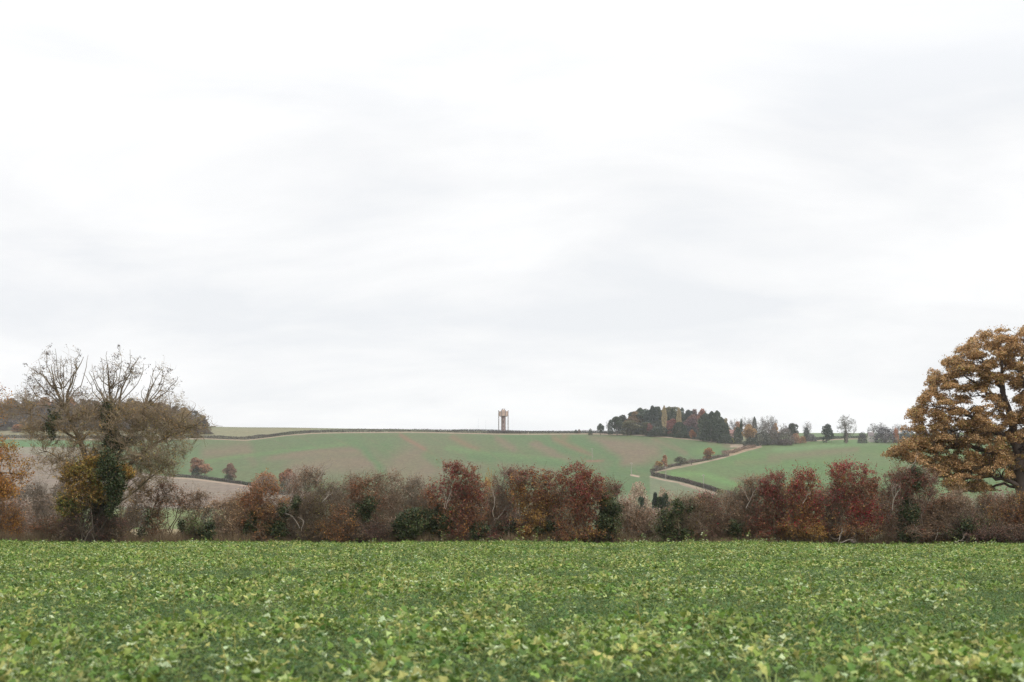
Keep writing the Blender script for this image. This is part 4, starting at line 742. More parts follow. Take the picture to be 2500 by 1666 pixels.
    for k, x, t, w, Y, c, l in A:
        if 1794 < x < 2000 and k in ('bare', 'shrub', 'round'): c = tuple(q * 1.3 for q in c)
        if 1495 < x < 1790 and k not in ('poplar',): w *= 1.18
        ftree(k, x, t, w, Y, c, l)
    for i, (x, t, w, Y) in enumerate([(1530, 1014, 50, 1475), (1562, 1008, 50, 1480), (1600, 1002, 54, 1478), (1640, 1000, 54, 1480), (1680, 1004, 54, 1480), (1710, 1008, 50, 1470), (1560, 1030, 50, 1440), (1620, 1022, 50, 1440), (1670, 1024, 50, 1435), (1705, 1030, 46, 1425), (1745, 1020, 40, 1390)]):
        ftree('shrub', x, t, w, Y, [(.06, .075, .05), (.07, .075, .05), (.085, .08, .06)][i % 3], 'dark undergrowth tree deep inside the hilltop wood', 'undergrowth inside the hilltop wood')
    for i, (x, t, w, Y, c, l) in enumerate([(0, 1150, 90, 520, (.21, .15, .10), 'dull grey-brown valley tree at the far left, behind the drooping orange leaves'), (62, 1172, 60, 500, (.19, .145, .105), 'grey valley thicket left of the thin grey shrub'), (150, 1160, 80, 540, (.2, .15, .105), 'grey-brown valley tree behind the left side of the ivy-clad tree'),
        (100, 1190, 90, 430, (.24, .18, .13), 'pale brown valley scrub behind the thin grey shrub'), (330, 1215, 60, 420, (.15, .125, .105), 'dark scrub in the valley right of the ivy-clad trunk'), (30, 1225, 80, 380, (.13, .12, .08), 'dark valley scrub behind the bottom left bush')]):
        ftree('shrub', x, t, w, Y, c, l)
    # trees on the hill fields
    for k, x, t, w, b, c, l in [('round', 483, 1117, 40, 1162, (.33, .19, .12), 'rust-brown field tree, left and taller of a touching pair'), ('round', 500, 1130, 32, 1163, (.45, .26, .16), 'pale orange field tree, right and lower of a touching pair'),
        ('shrub', 477, 1140, 18, 1163, cD, 'dark ivy bush at the foot of the rust-brown field tree'), ('round', 562, 1131, 36, 1175, (.29, .19, .135), 'lone brown round tree on the hedge above the ploughed field'),
        ('shrub', 557, 1156, 22, 1176, (.06, .07, .045), 'dark ivy base of the lone brown round tree'),
        ('shrub', 648, 1147, 62, 1200, (.34, .15, .06), 'broad orange-topped tree beyond the hedge'), ('shrub', 648, 1158, 56, 1203, (.20, .14, .10), 'brown lower tree in front of the orange-topped one'),
        ('round', 702, 1140, 40, 1205, (.30, .14, .07), 'orange-brown tree behind the pale birch'), ('shrub', 694, 1168, 30, 1208, (.10, .09, .05), 'dark green thicket under the orange-brown tree'),
        ('round', 1729, 1093, 32, 1124, (.36, .19, .08), 'round orange oak on the hedge in the dell'), ('round', 1661, 1113, 27, 1138, (.17, .17, .10), 'grey-green thorn tree on the hill beside the dell hedge'),
        ('bare', 1689, 1118, 26, 1135, (.27, .22, .18), 'faint bare scrub between the thorn tree and the orange oak'), ('oak', 1606, 1125, 24, 1148, (.38, .22, .07), 'golden small tree at the bend of the hedge'),
        ('ragged', 1622, 1109, 20, 1145, (.40, .21, .12), 'thin peach-orange tree right of the small golden one'), ('bare', 1602, 1135, 26, 1152, (.22, .17, .14), 'bare scrub below the small golden tree')]:
        ftree(k, x, t, w, None, c, l, base_px=b)
    # valley trees seen over and through the hedge
    for k, x, t, w, Y, c, l in [('shrub', 1558, 1163, 60, 430, (.40, .30, .22), 'pale tan rounded tree in the valley left of the evergreens'), ('shrub', 1625, 1180, 50, 420, (.38, .28, .20), 'pale tan tree in the valley right of the other tan one'),
        ('shrub', 1520, 1200, 50, 400, (.33, .25, .19), 'pale brown valley scrub next to the ivy column'), ('ragged', 1566, 1201, 36, 260, (.06, .085, .055), 'slim dark evergreen in the valley before the tan trees'),
        ('ragged', 1601, 1196, 26, 300, (.035, .05, .035), 'short dark green evergreen in the valley'), ('oak', 1624, 1200, 40, 300, (.05, .07, .035), 'spreading dark pine next to the short evergreen'),
        ('shrub', 1595, 1232, 90, 240, (.30, .22, .17), 'tan bramble thicket behind the hedge gap'), ('shrub', 1660, 1215, 60, 300, (.30, .21, .16), 'pinkish-tan thicket behind the dark ivy bush'),
        ('shrub', 1540, 1225, 60, 230, (.29, .22, .17), 'grey-tan thicket behind the gap in the hedge'), ('shrub', 1765, 1188, 50, 620, (.24, .22, .12), 'olive-grey scrub tree below the end of the lower hedge'), ('shrub', 1720, 1205, 80, 330, (.28, .22, .19), 'grey-pink thicket in the valley under the poles'),
        ('shrub', 1810, 1190, 60, 300, (.27, .2, .17), 'grey-brown thicket behind the twiggy bushes'),
        ('bare', 722, 1128, 52, 330, (.42, .34, .29), 'pale slender birch behind the hedge'), ('bare', 1196, 1135, 34, 180, (.42, .27, .10), 'golden birch behind the hedge right of the red hawthorn'),
        ('ragged', 1192, 1150, 32, 200, (.45, .28, .10), 'golden leafy sapling beside the golden birch'), ('bare', 960, 1160, 60, 220, (.3, .24, .2), 'bare grey scrub showing over the hedge'),
        ('shrub', 1150, 1190, 70, 180, (.30, .2, .15), 'tan scrub behind the red hawthorn'), ('shrub', 870, 1200, 90, 180, (.27, .2, .17), 'grey-brown scrub filling behind the twiggy bushes'), ('shrub', 1240, 1200, 80, 180, (.24, .17, .14), 'dull brown scrub behind the two reddish bushes'),
        ('shrub', 130, 1196, 120, 330, (.25, .185, .13), 'grey scrub beyond the gap at the left'), ('shrub', 30, 1205, 110, 300, (.25, .17, .12), 'brown-grey scrub beyond the left edge bushes'),
        ('shrub', 512, 1228, 44, 420, (.10, .11, .07), 'low dark green bush in the valley left of the peach shrub'),
        ('shrub', 2330, 1195, 120, 190, (.30, .22, .17), 'tan scrub behind the right-hand brambles'), ('shrub', 2440, 1185, 130, 190, (.32, .24, .18), 'pale tan scrub beneath the sycamore'), ('shrub', 2270, 1210, 90, 180, (.27, .2, .16), 'brownish scrub behind the ivy column on the right')]:
        ftree(k, x, t, w, Y, c, l)
far_trees()
# ---------------------------------------------------------------- field hedges
def hedge(name, poly, h, wdt, col, label, seed, cols=None, size=.55, cat='hedge', per=62, vary=.13):
    rng = np.random.default_rng(seed)
    P = []
    for (x0, y0), (x1, y1) in zip(poly[:-1], poly[1:]):
        m = max(2, int(abs(x1 - x0) / 8))
        for t in np.linspace(0, 1, m, endpoint=False): P.append(at(x0 + (x1 - x0) * t, y0 + (y1 - y0) * t))
    P.append(at(*poly[-1])); P = np.array(P)
    P[:, 1] = np.convolve(np.pad(P[:, 1], 3, mode='edge'), np.ones(7) / 7, 'valid'); P[:, 2] = gz(P[:, 0], P[:, 1])
    B = P[len(P) // 2].copy()
    seg = np.linalg.norm(np.diff(P, axis=0), axis=1); cum = np.concatenate([[0], np.cumsum(seg)]); Ltot = cum[-1]
    n = int(Ltot * per * h / 2.5)
    s = rng.uniform(0, Ltot, n); C = np.stack([np.interp(s, cum, P[:, i]) for i in range(3)], 1)
    hh = h * (1 + vary * snoise(C, .11, seed) + vary * .6 * snoise(C, .5, seed + 1))
    a = rng.uniform(0, math.pi, n); q = rng.uniform(.55, 1.02, n) ** .6
    off = np.cos(a) * q * wdt * .5; C[:, 1] += off; C[:, 0] += rng.normal(size=n) * .2; C[:, 2] = gz(C[:, 0], C[:, 1]) + np.abs(np.sin(a)) ** .5 * q * hh * np.where(rng.uniform(size=n) < .5, rng.uniform(0, 1, n), 1)
    cc = np.array(col)
    if cols is not None:
        arr = np.array([col] + list(cols)); sc = np.stack([snoise(C, .035, seed + 5 + i) + (0.6 if i == 0 else 0) for i in range(len(arr))]); cc = arr[np.argmax(sc, 0)]
    ac = Acc(); ac.add(*leaves(rng, C, rng.uniform(.7, 1.3, n) * size, np.broadcast_to(cc, (n, 3)) * rng.uniform(.6, 1.4, (n, 1)), up=.3, ratio=.7))
    o = link(name, ac.mesh(name, M_LEAF, B), None, B); tag(o, label, cat)
hg = (.085, .075, .07)
hedge('field_hedge', HEDGE_A, 3.0, 2.8, (.07, .06, .055), 'long dark clipped hedge running the width of the hilltop past the tower', 1, [(.075, .085, .055), (.12, .09, .075)])
hedge('field_hedge', HEDGE_B, 2.8, 2.6, (.075, .075, .065), 'dark hedge along the top of the right-hand green field', 2, [(.11, .085, .07)])
hedge('field_hedge', HEDGE_C, 2.2, 2.4, (.17, .14, .105), 'brown hedge climbing out of the bend towards the dell', 3, [(.17, .13, .10)])
hedge('field_hedge', HEDGE_D, 2.7, 3.0, (.115, .095, .075), 'thick dark hedge sloping down right behind the utility poles', 4, [(.11, .085, .08), (.10, .10, .05), (.30, .15, .08), (.15, .11, .10)])
hedge('field_hedge', HEDGE_L, 2.0, 2.0, (.10, .085, .07), 'low hedge above the ploughed field on the left', 6, [(.07, .08, .05)])
hedge('field_hedge', [(1103, 1052.5), (1130, 1051), (1165, 1050.5), (1205, 1052), (1245, 1054), (1300, 1055.5), (1400, 1056.5), (1483, 1057)], 1.5, 2.0, (.055, .065, .05), 'dark skyline hedge rising slightly left of the tower', 7)
hedge('scrub', [(1770, 1113), (1790, 1104), (1815, 1097), (1840, 1091)], 2.6, 9, (.22, .15, .11), 'reddish-brown scrub filling the dell between the two hill fields', 8, [(.28, .2, .14)], cat='scrub')
hedge('field_hedge', [(-60, 1244), (150, 1243), (330, 1243), (500, 1245), (620, 1247)], 1.3, 1.6, (.07, .07, .06), 'dark low hedge across the valley below the ploughed field', 9, size=.3, per=50)
hedge('scrub', [(1190, 1056), (1215, 1058), (1245, 1058.5), (1275, 1058)], 2.2, 4, (.20, .13, .11), 'reddish scrub around the foot of the water tower', 10, cat='scrub')
# ---------------------------------------------------------------- built things
def boxes(name, L, mat, parent, bevel=0):
    V = []; Fc = []
    for (x0, x1, y0, y1, z0, z1) in L:
        b = len(V); V += [(x, y, z) for x in (x0, x1) for y in (y0, y1) for z in (z0, z1)]
        Fc += [[b + i for i in f] for f in [(0, 1, 3, 2), (4, 6, 7, 5), (0, 4, 5, 1), (2, 3, 7, 6), (0, 2, 6, 4), (1, 5, 7, 3)]]
    me = D.meshes.new(name); me.from_pydata(V, [], Fc); me.update(); me.materials.append(mat); return link(name, me, parent)
def prism(name, n, rings, mat, parent, rot=0, off=(0, 0), cap=True, angs=None):
    V = []; Fc = []
    for r, z in rings:
        for i in range(n):
            a = rot + (R(angs[i]) if angs else i * 2 * math.pi / n); V.append((off[0] + r * math.cos(a), off[1] + r * math.sin(a), z))
    for k in range(len(rings) - 1):
        for i in range(n): j = (i + 1) % n; Fc.append((k * n + i, k * n + j, (k + 1) * n + j, (k + 1) * n + i))
    if cap: Fc.append(tuple(range(n))[::-1]); Fc.append(tuple((len(rings) - 1) * n + i for i in range(n)))
    me = D.meshes.new(name); me.from_pydata(V, [], Fc); me.update(); me.materials.append(mat); return link(name, me, parent)
def tower():
    B = at(1229, 1057.5); Y = B[1]; s = Y / F
    root = empty('water_tower', B, 'tall brick water tower on six slim legs standing alone on the skyline', 'water tower')
    conc = solid_mat('weathered_concrete', (.46, .34, .275), .85, .2, .5, .2); leg = solid_mat('grey_concrete', (.22, .185, .18), .85, .15, .7)
    brick = brick_mat('tower_brick', (.29, .18, .165), (.25, .165, .155), (.36, .31, .28), 1.2); dark = solid_mat('dark_recess', (.06, .055, .055), .7); pale = solid_mat('pale_frame', (.55, .5, .48), .6)
    Rr = 11.4 * s; z0 = 0
    zt = lambda py: W(1229, py, Y)[2] - B[2]
    tb, tt = zt(1016.4), zt(1004.6)
    rot = R(1); AN = (0, 66, 114, 180, 246, 294)
    prism('tank', 6, [(Rr * .97, tb), (Rr * .97, tt - .5), (Rr * 1.0, tt - .45), (Rr * 1.0, tt - .1), (Rr * .9, tt)], conc, root, rot, angs=AN)
    prism('tank_floor', 6, [(Rr * .5, tb - .75), (Rr * .94, tb - .02)], leg, root, rot, angs=AN)
    for i in range(6):
        a = rot + R(AN[i]); prism('leg', 8, [(.62, -1.5), (.46, 1.2), (.43, tt + .9), (.3, tt + 1.05)], leg, root, 0, (Rr * math.cos(a), Rr * math.sin(a)))
    sh = prism('stair_shaft', 12, [(3.9 * s, -1.5), (3.7 * s, tb - .8)], brick, root)
    sr = 3.7 * s
    for py in (1024, 1037.5, 1031, 1046):
        z = zt(py); boxes('window', [(-.35, .35, -sr - .12, -sr + .25, z - .75, z + .75)], pale if py != 1031 else dark, sh)
    tu = prism('roof_turret', 8, [(5.2 * s, tt - .02), (4.6 * s, tt + .5), (4.2 * s, zt(1001))], conc, root)
    boxes('parapet_post', [(-3.9 * s, -1.8 * s, -.9, .9, zt(1001) + .01, zt(999.2)), (1.8 * s, 3.9 * s, -.9, .9, zt(1001) + .01, zt(999.2))], leg, tu)
    boxes('parapet_rail', [(-4.1 * s, 4.1 * s, -1., 1., zt(999.2) + .01, zt(998.7) + .05)], leg, tu)
    boxes('door', [(-.55, .55, -3.9 * s - .12, -3.9 * s + .3, -.2, 2.1)], dark, sh)
tower()
wood_m = solid_mat('pole_wood', (.33, .30, .26), .8, .15, 2)
def pole(px, base, top, cross, label, yaw):
    B = at(px, base); s = B[1] / F; H = W(px, top, B[1])[2] - B[2]; Y = B[1]
    root = empty('utility_pole', B, label, 'utility pole', 'wooden utility poles crossing the hillside'); root.rotation_euler = (0, 0, R(yaw))
    p = prism('pole', 8, [(.23, -.6), (.19, H * .5), (.15, H)], wood_m, root)
    boxes('crossarm', [(-cross * s, cross * s, -.29, -.16, H - .55, H - .33)], wood_m, root)
    cer = solid_mat('ceramic', (.5, .47, .45), .3) if 'ceramic' not in D.materials else D.materials['ceramic']
    for x in (-.9, 0, .9): prism('insulator', 8, [(.09, H - .325 if x else H + .005), (.12, H - .15 if x else H + .15), (.05, H if x else H + .28)], cer, root, 0, (x * cross * s, -.22 if x else 0))
pole(1446, 1124, 1095, 2.6, 'highest and leftmost utility pole on the hillside', 10)
pole(1541.5, 1160, 1131, 2.6, 'second utility pole from the left, on pale bare ground', 10)
pole(1625.5, 1171, 1140, 4.0, 'utility pole with a wide crossarm rising before the hedge bend', 10)
pole(1718, 1192, 1159.5, 4.0, 'lowest and rightmost utility pole, against the green field', 10)
def mast(px, base, top, label):
    B = at(px, base); H = W(px, top, B[1])[2] - B[2]; m = D.materials.get('mast_metal') or solid_mat('mast_metal', (.62, .64, .67), .5)
    o = prism('thin_mast', 6, [(.11, -.4), (.08, H * .6), (.05, H)], m, None); o.location = B; tag(o, label, 'mast', 'thin masts on the skyline')
mast(1168, 1051, 1021, 'faint thin mast on the skyline, further left of the tower'); mast(1186, 1051, 1024, 'faint thin mast on the skyline, nearer the tower')
o = boxes('marker_post', [(-.22, .22, -.2, .2, -.4, 2.6), (-.3, .3, -.26, .26, 2.602, 2.75)], solid_mat('pale_wood', (.6, .52, .42), .7), None); o.location = at(1289.5, 1061.5); tag(o, 'pale marker post in the hilltop hedge right of the tower', 'post')
def house(px, Y, ridge, w, dep, wallc, roofc, label, windows=2):
    B = G(px, Y); zr = W(px, ridge, Y)[2] - B[2]; s = Y / F; hw = w * s / 2; ev = zr - min(3.2, zr * .42)
    root = empty('house', B, label, 'house')
    wm = brick_mat('house_wall_%d' % px, wallc, tuple(c * .85 for c in wallc), (.4, .36, .32), 1.5); rm = solid_mat('roof_tile_%d' % px, roofc, .8, .2, 2)
    me = D.meshes.new('wall'); V = [(-hw, -dep, -1), (hw, -dep, -1), (hw, dep, -1), (-hw, dep, -1), (-hw, -dep, ev), (hw, -dep, ev), (hw, dep, ev), (-hw, dep, ev), (-hw, 0, zr - .15), (hw, 0, zr - .15)]
    me.from_pydata(V, [], [(0, 1, 5, 4), (2, 3, 7, 6), (1, 2, 6, 9, 5), (3, 0, 4, 8, 7)]); me.materials.append(wm); wl = link('wall', me, root)
    e = .5; me = D.meshes.new('roof'); V = []
    for z in (0, .2): V += [(-hw - e, -dep - e, ev - .45 + z), (hw + e, -dep - e, ev - .45 + z), (hw + e, 0, zr + z), (-hw - e, 0, zr + z), (hw + e, dep + e, ev - .45 + z), (-hw - e, dep + e, ev - .45 + z)]
    me.from_pydata(V, [], [(6, 7, 8, 9), (9, 8, 10, 11), (0, 3, 2, 1), (3, 5, 4, 2), (0, 1, 7, 6), (4, 5, 11, 10), (1, 2, 8, 7), (2, 4, 10, 8), (0, 6, 9, 3), (3, 9, 11, 5)]); me.materials.append(rm); rf = link('roof', me, root)
    boxes('chimney', [(hw * .55, hw * .55 + .9, -.45, .45, zr - .6, zr + 1.3)], wm, rf)
    gl = D.materials.get('window_glass') or solid_mat('window_glass', (.04, .05, .06), .15)
    fr = D.materials.get('window_frame') or solid_mat('window_frame', (.7, .7, .68), .5)
    for i in range(windows):
        x = -hw * .6 + i * hw * 1.2 / max(windows - 1, 1); f = boxes('window', [(x - .65, x + .65, -dep - .08, -dep + .1, ev * .45 - .1, ev * .45 + 1.2)], fr, wl); boxes('pane', [(x - .52, x + .52, -dep - .1, -dep + .05, ev * .45 + .03, ev * .45 + 1.07)], gl, f)
house(1791, 1350, 1050, 13, 4, (.30, .17, .14), (.27, .15, .13), 'red-brick house with a red roof peeping out between hilltop trees')
house(2132, 1345, 1056, 12, 3, (.6, .55, .5), (.18, .15, .15), 'small pale house half hidden by trees on the right skyline')
house(2170, 1352, 1059, 12, 3, (.55, .52, .5), (.16, .14, .14), 'low pale cottage behind the dusky thicket on the right skyline')
# ================================================================ CROP
def leaf_shape(L, Wd, lobed=True):
    """outline half of a broad lobed leaf along +x, list of (x, w)"""
    if lobed: return [(0, .0), (.12, .3), (.22, .26), (.38, .75), (.48, .66), (.66, 1.), (.84, .86), (.95, .5), (1., 0)]
    return [(0, 0), (.2, .4), (.5, 1.), (.8, .6), (1, 0)]
def plant_mesh(name, seed, nleaf, hgt, ll, lw, cols, stemc, spread=1.0, stalk=False):
    rg = random.Random(seed); V = []; Fc = []; C = []
    def add(vs, fs, c):
        b = len(V); V.extend(vs); C.extend([c] * len(vs)); Fc.extend([[b + i for i in f] for f in fs])
    for j in range(nleaf):
        az = j * 2.399 + rg.uniform(-.4, .4); el = rg.uniform(.25, 1.1) if not stalk else rg.uniform(.1, .8)
        pet = hgt * rg.uniform(.5, 1.) ; ca, sa = math.cos(az), math.sin(az)
        z0 = 0 if not stalk else hgt * j / nleaf
        if stalk: pet = rg.uniform(.05, .12)
        bx = pet * math.cos(el) * spread; bz = z0 + pet * math.sin(el)
        t = .005
        add([(-sa * t, ca * t, z0), (sa * t, -ca * t, z0), (bx * ca + sa * t, bx * sa - ca * t, bz), (bx * ca - sa * t, bx * sa + ca * t, bz)], [(0, 1, 2, 3)], stemc)
        L = ll * rg.uniform(.7, 1.2); Wl = lw * rg.uniform(.75, 1.2); pitch = el * .6 + rg.uniform(-.5, .35); roll = rg.uniform(-.7, .7)
        dr = rg.uniform(.2, 1.1); fold = rg.uniform(.15, .6); c = rg.choice(cols); v = rg.uniform(.75, 1.3); c = tuple(q * v for q in c)
        pts = leaf_shape(L, Wl)
        mid = []; A = []; Bs = []
        def pos(x, w):
            th = pitch - dr * x; fx = L * x * math.cos(pitch - dr * x * .5); fz = L * x * math.sin(pitch - dr * x * .5)
            wy = w * Wl * .5; wz = abs(wy) * fold + wy * roll * .6 + math.sin(x * 11 + j + w * 3) * .012
            lx = bx + fx; return (lx * ca - wy * sa, lx * sa + wy * ca, bz + fz + wz)
        n = len(pts)
        vs = [pos(x, 0) for x, w in pts] + [pos(x, w) for x, w in pts[1:-1]] + [pos(x, -w) for x, w in pts[1:-1]]
        fs = []
        for o, flip in ((n, 0), (n + n - 2, 1)):
            e = [0] + [o + i for i in range(n - 2)] + [n - 1]
            for i in range(n - 1):
                q = [i, i + 1, e[i + 1], e[i]]; q = [a for k, a in enumerate(q) if a not in q[:k]]
                if len(q) > 2: fs.append(q[::-1] if flip else q)
        add(vs, fs, c)
    if stalk: add([(-.006, 0, 0), (.006, 0, 0), (.004, 0, hgt), (-.004, 0, hgt), (0, -.006, 0), (0, .006, 0), (0, .004, hgt), (0, -.004, hgt)], [(0, 1, 2, 3), (4, 5, 6, 7)], stemc)
    me = D.meshes.new(name); me.from_pydata(V, [], Fc); me.update()
    a = me.attributes.new('Col', 'FLOAT_COLOR', 'POINT'); a.data.foreach_set('color', np.array([(*c, 1) for c in C], np.float32).ravel())
    me.materials.append(M_CROP); return me
def fern_mesh(name, seed, n, rad, h, cols):
    rng = np.random.default_rng(seed)
    C = np.stack([rng.normal(size=n) * rad * .5, rng.normal(size=n) * rad * .5, rng.uniform(.15, 1, n) * h], 1)
    C[:, 2] *= 1 - .5 * np.clip(np.hypot(C[:, 0], C[:, 1]) / rad, 0, 1)
    col = np.array(cols)[rng.integers(len(cols), size=n)] * rng.uniform(.7, 1.3, (n, 1))
    V, Q, Cc = leaves(rng, C, rng.uniform(.03, .075, n), col, up=.8, ratio=.32)
    return mk_mesh(name, V, Q, M_FERN, Cc)
LC = [(.24, .33, .085), (.36, .42, .16), (.155, .24, .05), (.39, .40, .13), (.10, .175, .035), (.45, .53, .31), (.20, .29, .06)]
FC = [(.10, .18, .058), (.115, .20, .085), (.08, .15, .04), (.135, .205, .055), (.17, .21, .055)]
def scatter(name, srcs, P, rot, scl, idx, label, cat):
    c = D.collections.new(name + '_sources')
    for i, me in enumerate(srcs): c.objects.link(D.objects.new('%s_%02d' % (name, i), me))
    me = D.meshes.new(name); me.vertices.add(len(P)); me.vertices.foreach_set('co', P.astype(np.float32).ravel())
    a = me.attributes.new('rot', 'FLOAT_VECTOR', 'POINT'); a.data.foreach_set('vector', rot.astype(np.float32).ravel())
    a = me.attributes.new('scl', 'FLOAT', 'POINT'); a.data.foreach_set('value', scl.astype(np.float32))
    a = me.attributes.new('idx', 'INT', 'POINT'); a.data.foreach_set('value', idx.astype(np.int32))
    o = link(name, me); tag(o, label, cat, kind='stuff')
    g = D.node_groups.new(name + '_scatter', 'GeometryNodeTree')
    g.interface.new_socket('Geometry', in_out='INPUT', socket_type='NodeSocketGeometry'); g.interface.new_socket('Geometry', in_out='OUTPUT', socket_type='NodeSocketGeometry')
    gi = g.nodes.new('NodeGroupInput'); go = g.nodes.new('NodeGroupOutput'); ip = g.nodes.new('GeometryNodeInstanceOnPoints')
    ci = g.nodes.new('GeometryNodeCollectionInfo'); ci.inputs['Collection'].default_value = c; ci.inputs['Separate Children'].default_value = True; ci.inputs['Reset Children'].default_value = True
    def na(n, t):
        q = g.nodes.new('GeometryNodeInputNamedAttribute'); q.data_type = t; q.inputs['Name'].default_value = n; return q.outputs['Attribute']
    g.links.new(gi.outputs[0], ip.inputs['Points']); g.links.new(ci.outputs[0], ip.inputs['Instance']); ip.inputs['Pick Instance'].default_value = True
    g.links.new(na('idx', 'INT'), ip.inputs['Instance Index']); g.links.new(na('rot', 'FLOAT_VECTOR'), ip.inputs['Rotation']); g.links.new(na('scl', 'FLOAT'), ip.inputs['Scale'])
    g.links.new(ip.outputs[0], go.inputs[0])
    md = o.modifiers.new('scatter', 'NODES'); md.node_group = g
    return o
def build_crop():
    rng = np.random.default_rng(77)
    def pts(n, y0, y1, wmul=.41, pad=11):
        y = np.sqrt(rng.uniform(y0 ** 2, y1 ** 2, n)); x = rng.uniform(-1, 1, n) * (y * wmul + pad)
        return np.stack([x, y, near_z(x, y)], 1)
    broad = [plant_mesh('broad', 10 + i, 19, .34, .125, .10, LC[(i % 3):] , (.30, .36, .12)) for i in range(6)]
    broad = broad[:5]
    broad += [plant_mesh('tall', 20 + i, 11, .55, .11, .07, LC, (.40, .36, .12), stalk=True) for i in range(2)]
    P = pts(118000, 10.5, 101)
    d = snoise(P, .5, 3) + .6 * snoise(P, .16, 4) + 1.5 * snoise(P, 2.2, 5); P = P[d + rng.normal(size=len(P)) * .35 > -.15]
    n = len(P); big = snoise(P, .35, 12)
    rot = np.stack([rng.normal(size=n) * .16, rng.normal(size=n) * .16, rng.uniform(0, 6.28, n)], 1)
    scl = np.clip(rng.uniform(.5, 1.15, n) * (1 + .40 * big), .38, 1.2)
    idx = np.where(rng.uniform(size=n) < .05, 5 + rng.integers(2, size=n), rng.integers(5, size=n))
    idx = np.where((P[:, 1] > 90) & (idx > 4), 1, idx)
    scatter('broad_leaf_crop', broad, P, rot, scl, idx, 'yellow-green broad-leaved cover crop carpeting the near field', 'crop')
    ferns = [fern_mesh('fern', 40 + i, 90, .22, .26, FC) for i in range(4)]
    P = pts(136000, 9, 101); n = len(P)
    rot = np.stack([rng.normal(size=n) * .1, rng.normal(size=n) * .1, rng.uniform(0, 6.28, n)], 1)
    scatter('feathery_undergrowth', ferns, P, rot, rng.uniform(.7, 1.25, n) * (1 + .2 * snoise(P, .4, 15)), rng.integers(4, size=n), 'fine blue-green feathery plants growing low between the broad leaves', 'ground cover')
    # single plants that stand up above the rest
    tall = [plant_mesh('leaves', 60 + i, 16, .95, .16, .11, LC, (.36, .36, .12), stalk=True) for i in range(3)]
    for i, (px, Y, s, lab) in enumerate([
        (1082, 96, 1.0, 'tall leafy plant standing above the crop edge, leftmost of those before the hedge'), (1271, 93, 1.35, 'tallest yellow-green plant at the field edge below the red hawthorn'),
        (1308, 95, .9, 'short leafy plant just right of the tallest one at the field edge'), (1571, 94, .95, 'leafy plant at the field edge in front of the pale gap in the hedge'),
        (1677, 94, 1.0, 'green leafy plant at the field edge under the dark ivy bush'), (1693, 95, .7, 'small yellowing plant between two green ones at the field edge'),
        (1718, 94, 1.15, 'green leafy plant at the field edge right of the yellowing one'), (1826, 93, 1.1, 'leafy plant with spreading leaves where the crop rises below the brown bushes'),
        (1885, 93, .8, 'low leafy plant poking up near the base of the gold and crimson bush'), (2333, 94, .8, 'pale green plant at the field edge before the dark right-hand hedge'),
        (2374, 94, .9, 'leafy plant at the field edge under the sycamore'), (2424, 95, .7, 'small leafy plant at the far right field edge')]):
        p = G(px, Y); o = link('leafy_plant', tall[i % 3], None, p); o.scale = (s, s, s); o.rotation_euler = (0, 0, i * 1.3)
        tag(o, lab, 'plant', 'tall plants along the field edge')
    dark = [fern_mesh('dark_weed', 90 + i, 420, .55, .75, [(.05, .09, .03), (.07, .12, .035), (.04, .07, .03)]) for i in range(2)]
    for i, (px, py, s, lab) in enumerate([(762, 1424, .8, 'dark green feathery weed clump in the crop left of centre'), (1157, 1400, .75, 'dark upright weed clump in the crop near the middle of the field')]):
        Y = 1.7 * F / (py - HOR); p = G(px, Y); o = link('weed_clump', dark[i], None, p); o.scale = (s, s, s); tag(o, lab, 'weed')
    # dry grass at the foot of the hedge
    gr = []
    for i in range(3):
        r2 = np.random.default_rng(200 + i); m = 40; b = np.stack([r2.normal(size=m) * .16, r2.normal(size=m) * .12, np.zeros(m)], 1)
        t = b + np.stack([r2.normal(size=m) * .12, r2.normal(size=m) * .12, r2.uniform(.25, .6, m)], 1)
        PP = np.stack([b, (b + t) / 2 + r2.normal(size=(m, 3)) * .02, t], 1)
        V, Q = tubes(PP, np.full((m, 3), .006) * np.array([1, .8, .3])); gr.append(mk_mesh('dry_grass', V, Q, M_TWIG, np.repeat(np.array([[.25, .18, .105]]) * r2.uniform(.6, 1.1, (m, 1)), 9, axis=0)))
    n = 3800; x = rng.uniform(-50, 50, n); y = rng.uniform(98.6, 103, n) 
    P = np.stack([x, y, near_z(x, y)], 1)
    scatter('dry_grass', gr, P, np.stack([x * 0, x * 0, rng.uniform(0, 6, n)], 1), rng.uniform(.5, 1.6, n) * (1 + .5 * snoise(P, .8, 61)), rng.integers(3, size=n), 'pale dead grass along the foot of the hedge', 'dead grass')
build_crop()
# ================================================================ AIR, LIGHT, CAMERA
def build_haze():
    m, nt, out = new_mat('haze_air')
    v = N(nt, 'ShaderNodeVolumePrincipled'); v.inputs['Color'].default_value = (.93, .95, 1., 1); v.inputs['Density'].default_value = HAZE
    v.inputs['Anisotropy'].default_value = 0
    nt.links.new(v.outputs[0], out.inputs['Volume'])
    x, y0, y1, z0, z1 = 3100, -140, 2760, -120, 190
    V = [(sx * x, yy, zz) for sx in (-1, 1) for yy in (y0, y1) for zz in (z0, z1)]
    Fc = [(0, 1, 3, 2), (4, 6, 7, 5), (0, 4, 5, 1), (2, 3, 7, 6), (0, 2, 6, 4), (1, 5, 7, 3)]
    me = D.meshes.new('haze'); me.from_pydata(V, [], Fc); me.update(); me.materials.append(m)
    o = link('haze', me); tag(o, kind='stuff')
HAZE = 0.00007; DENOISE = True
build_haze()
SUN_EL, SUN_AZ = R(38), R(140)   # azimuth measured from +Y towards +X: behind the camera, to the right
w = D.worlds.new('World'); SC.world = w; w.use_nodes = True
nt = w.node_tree; nt.nodes.clear()
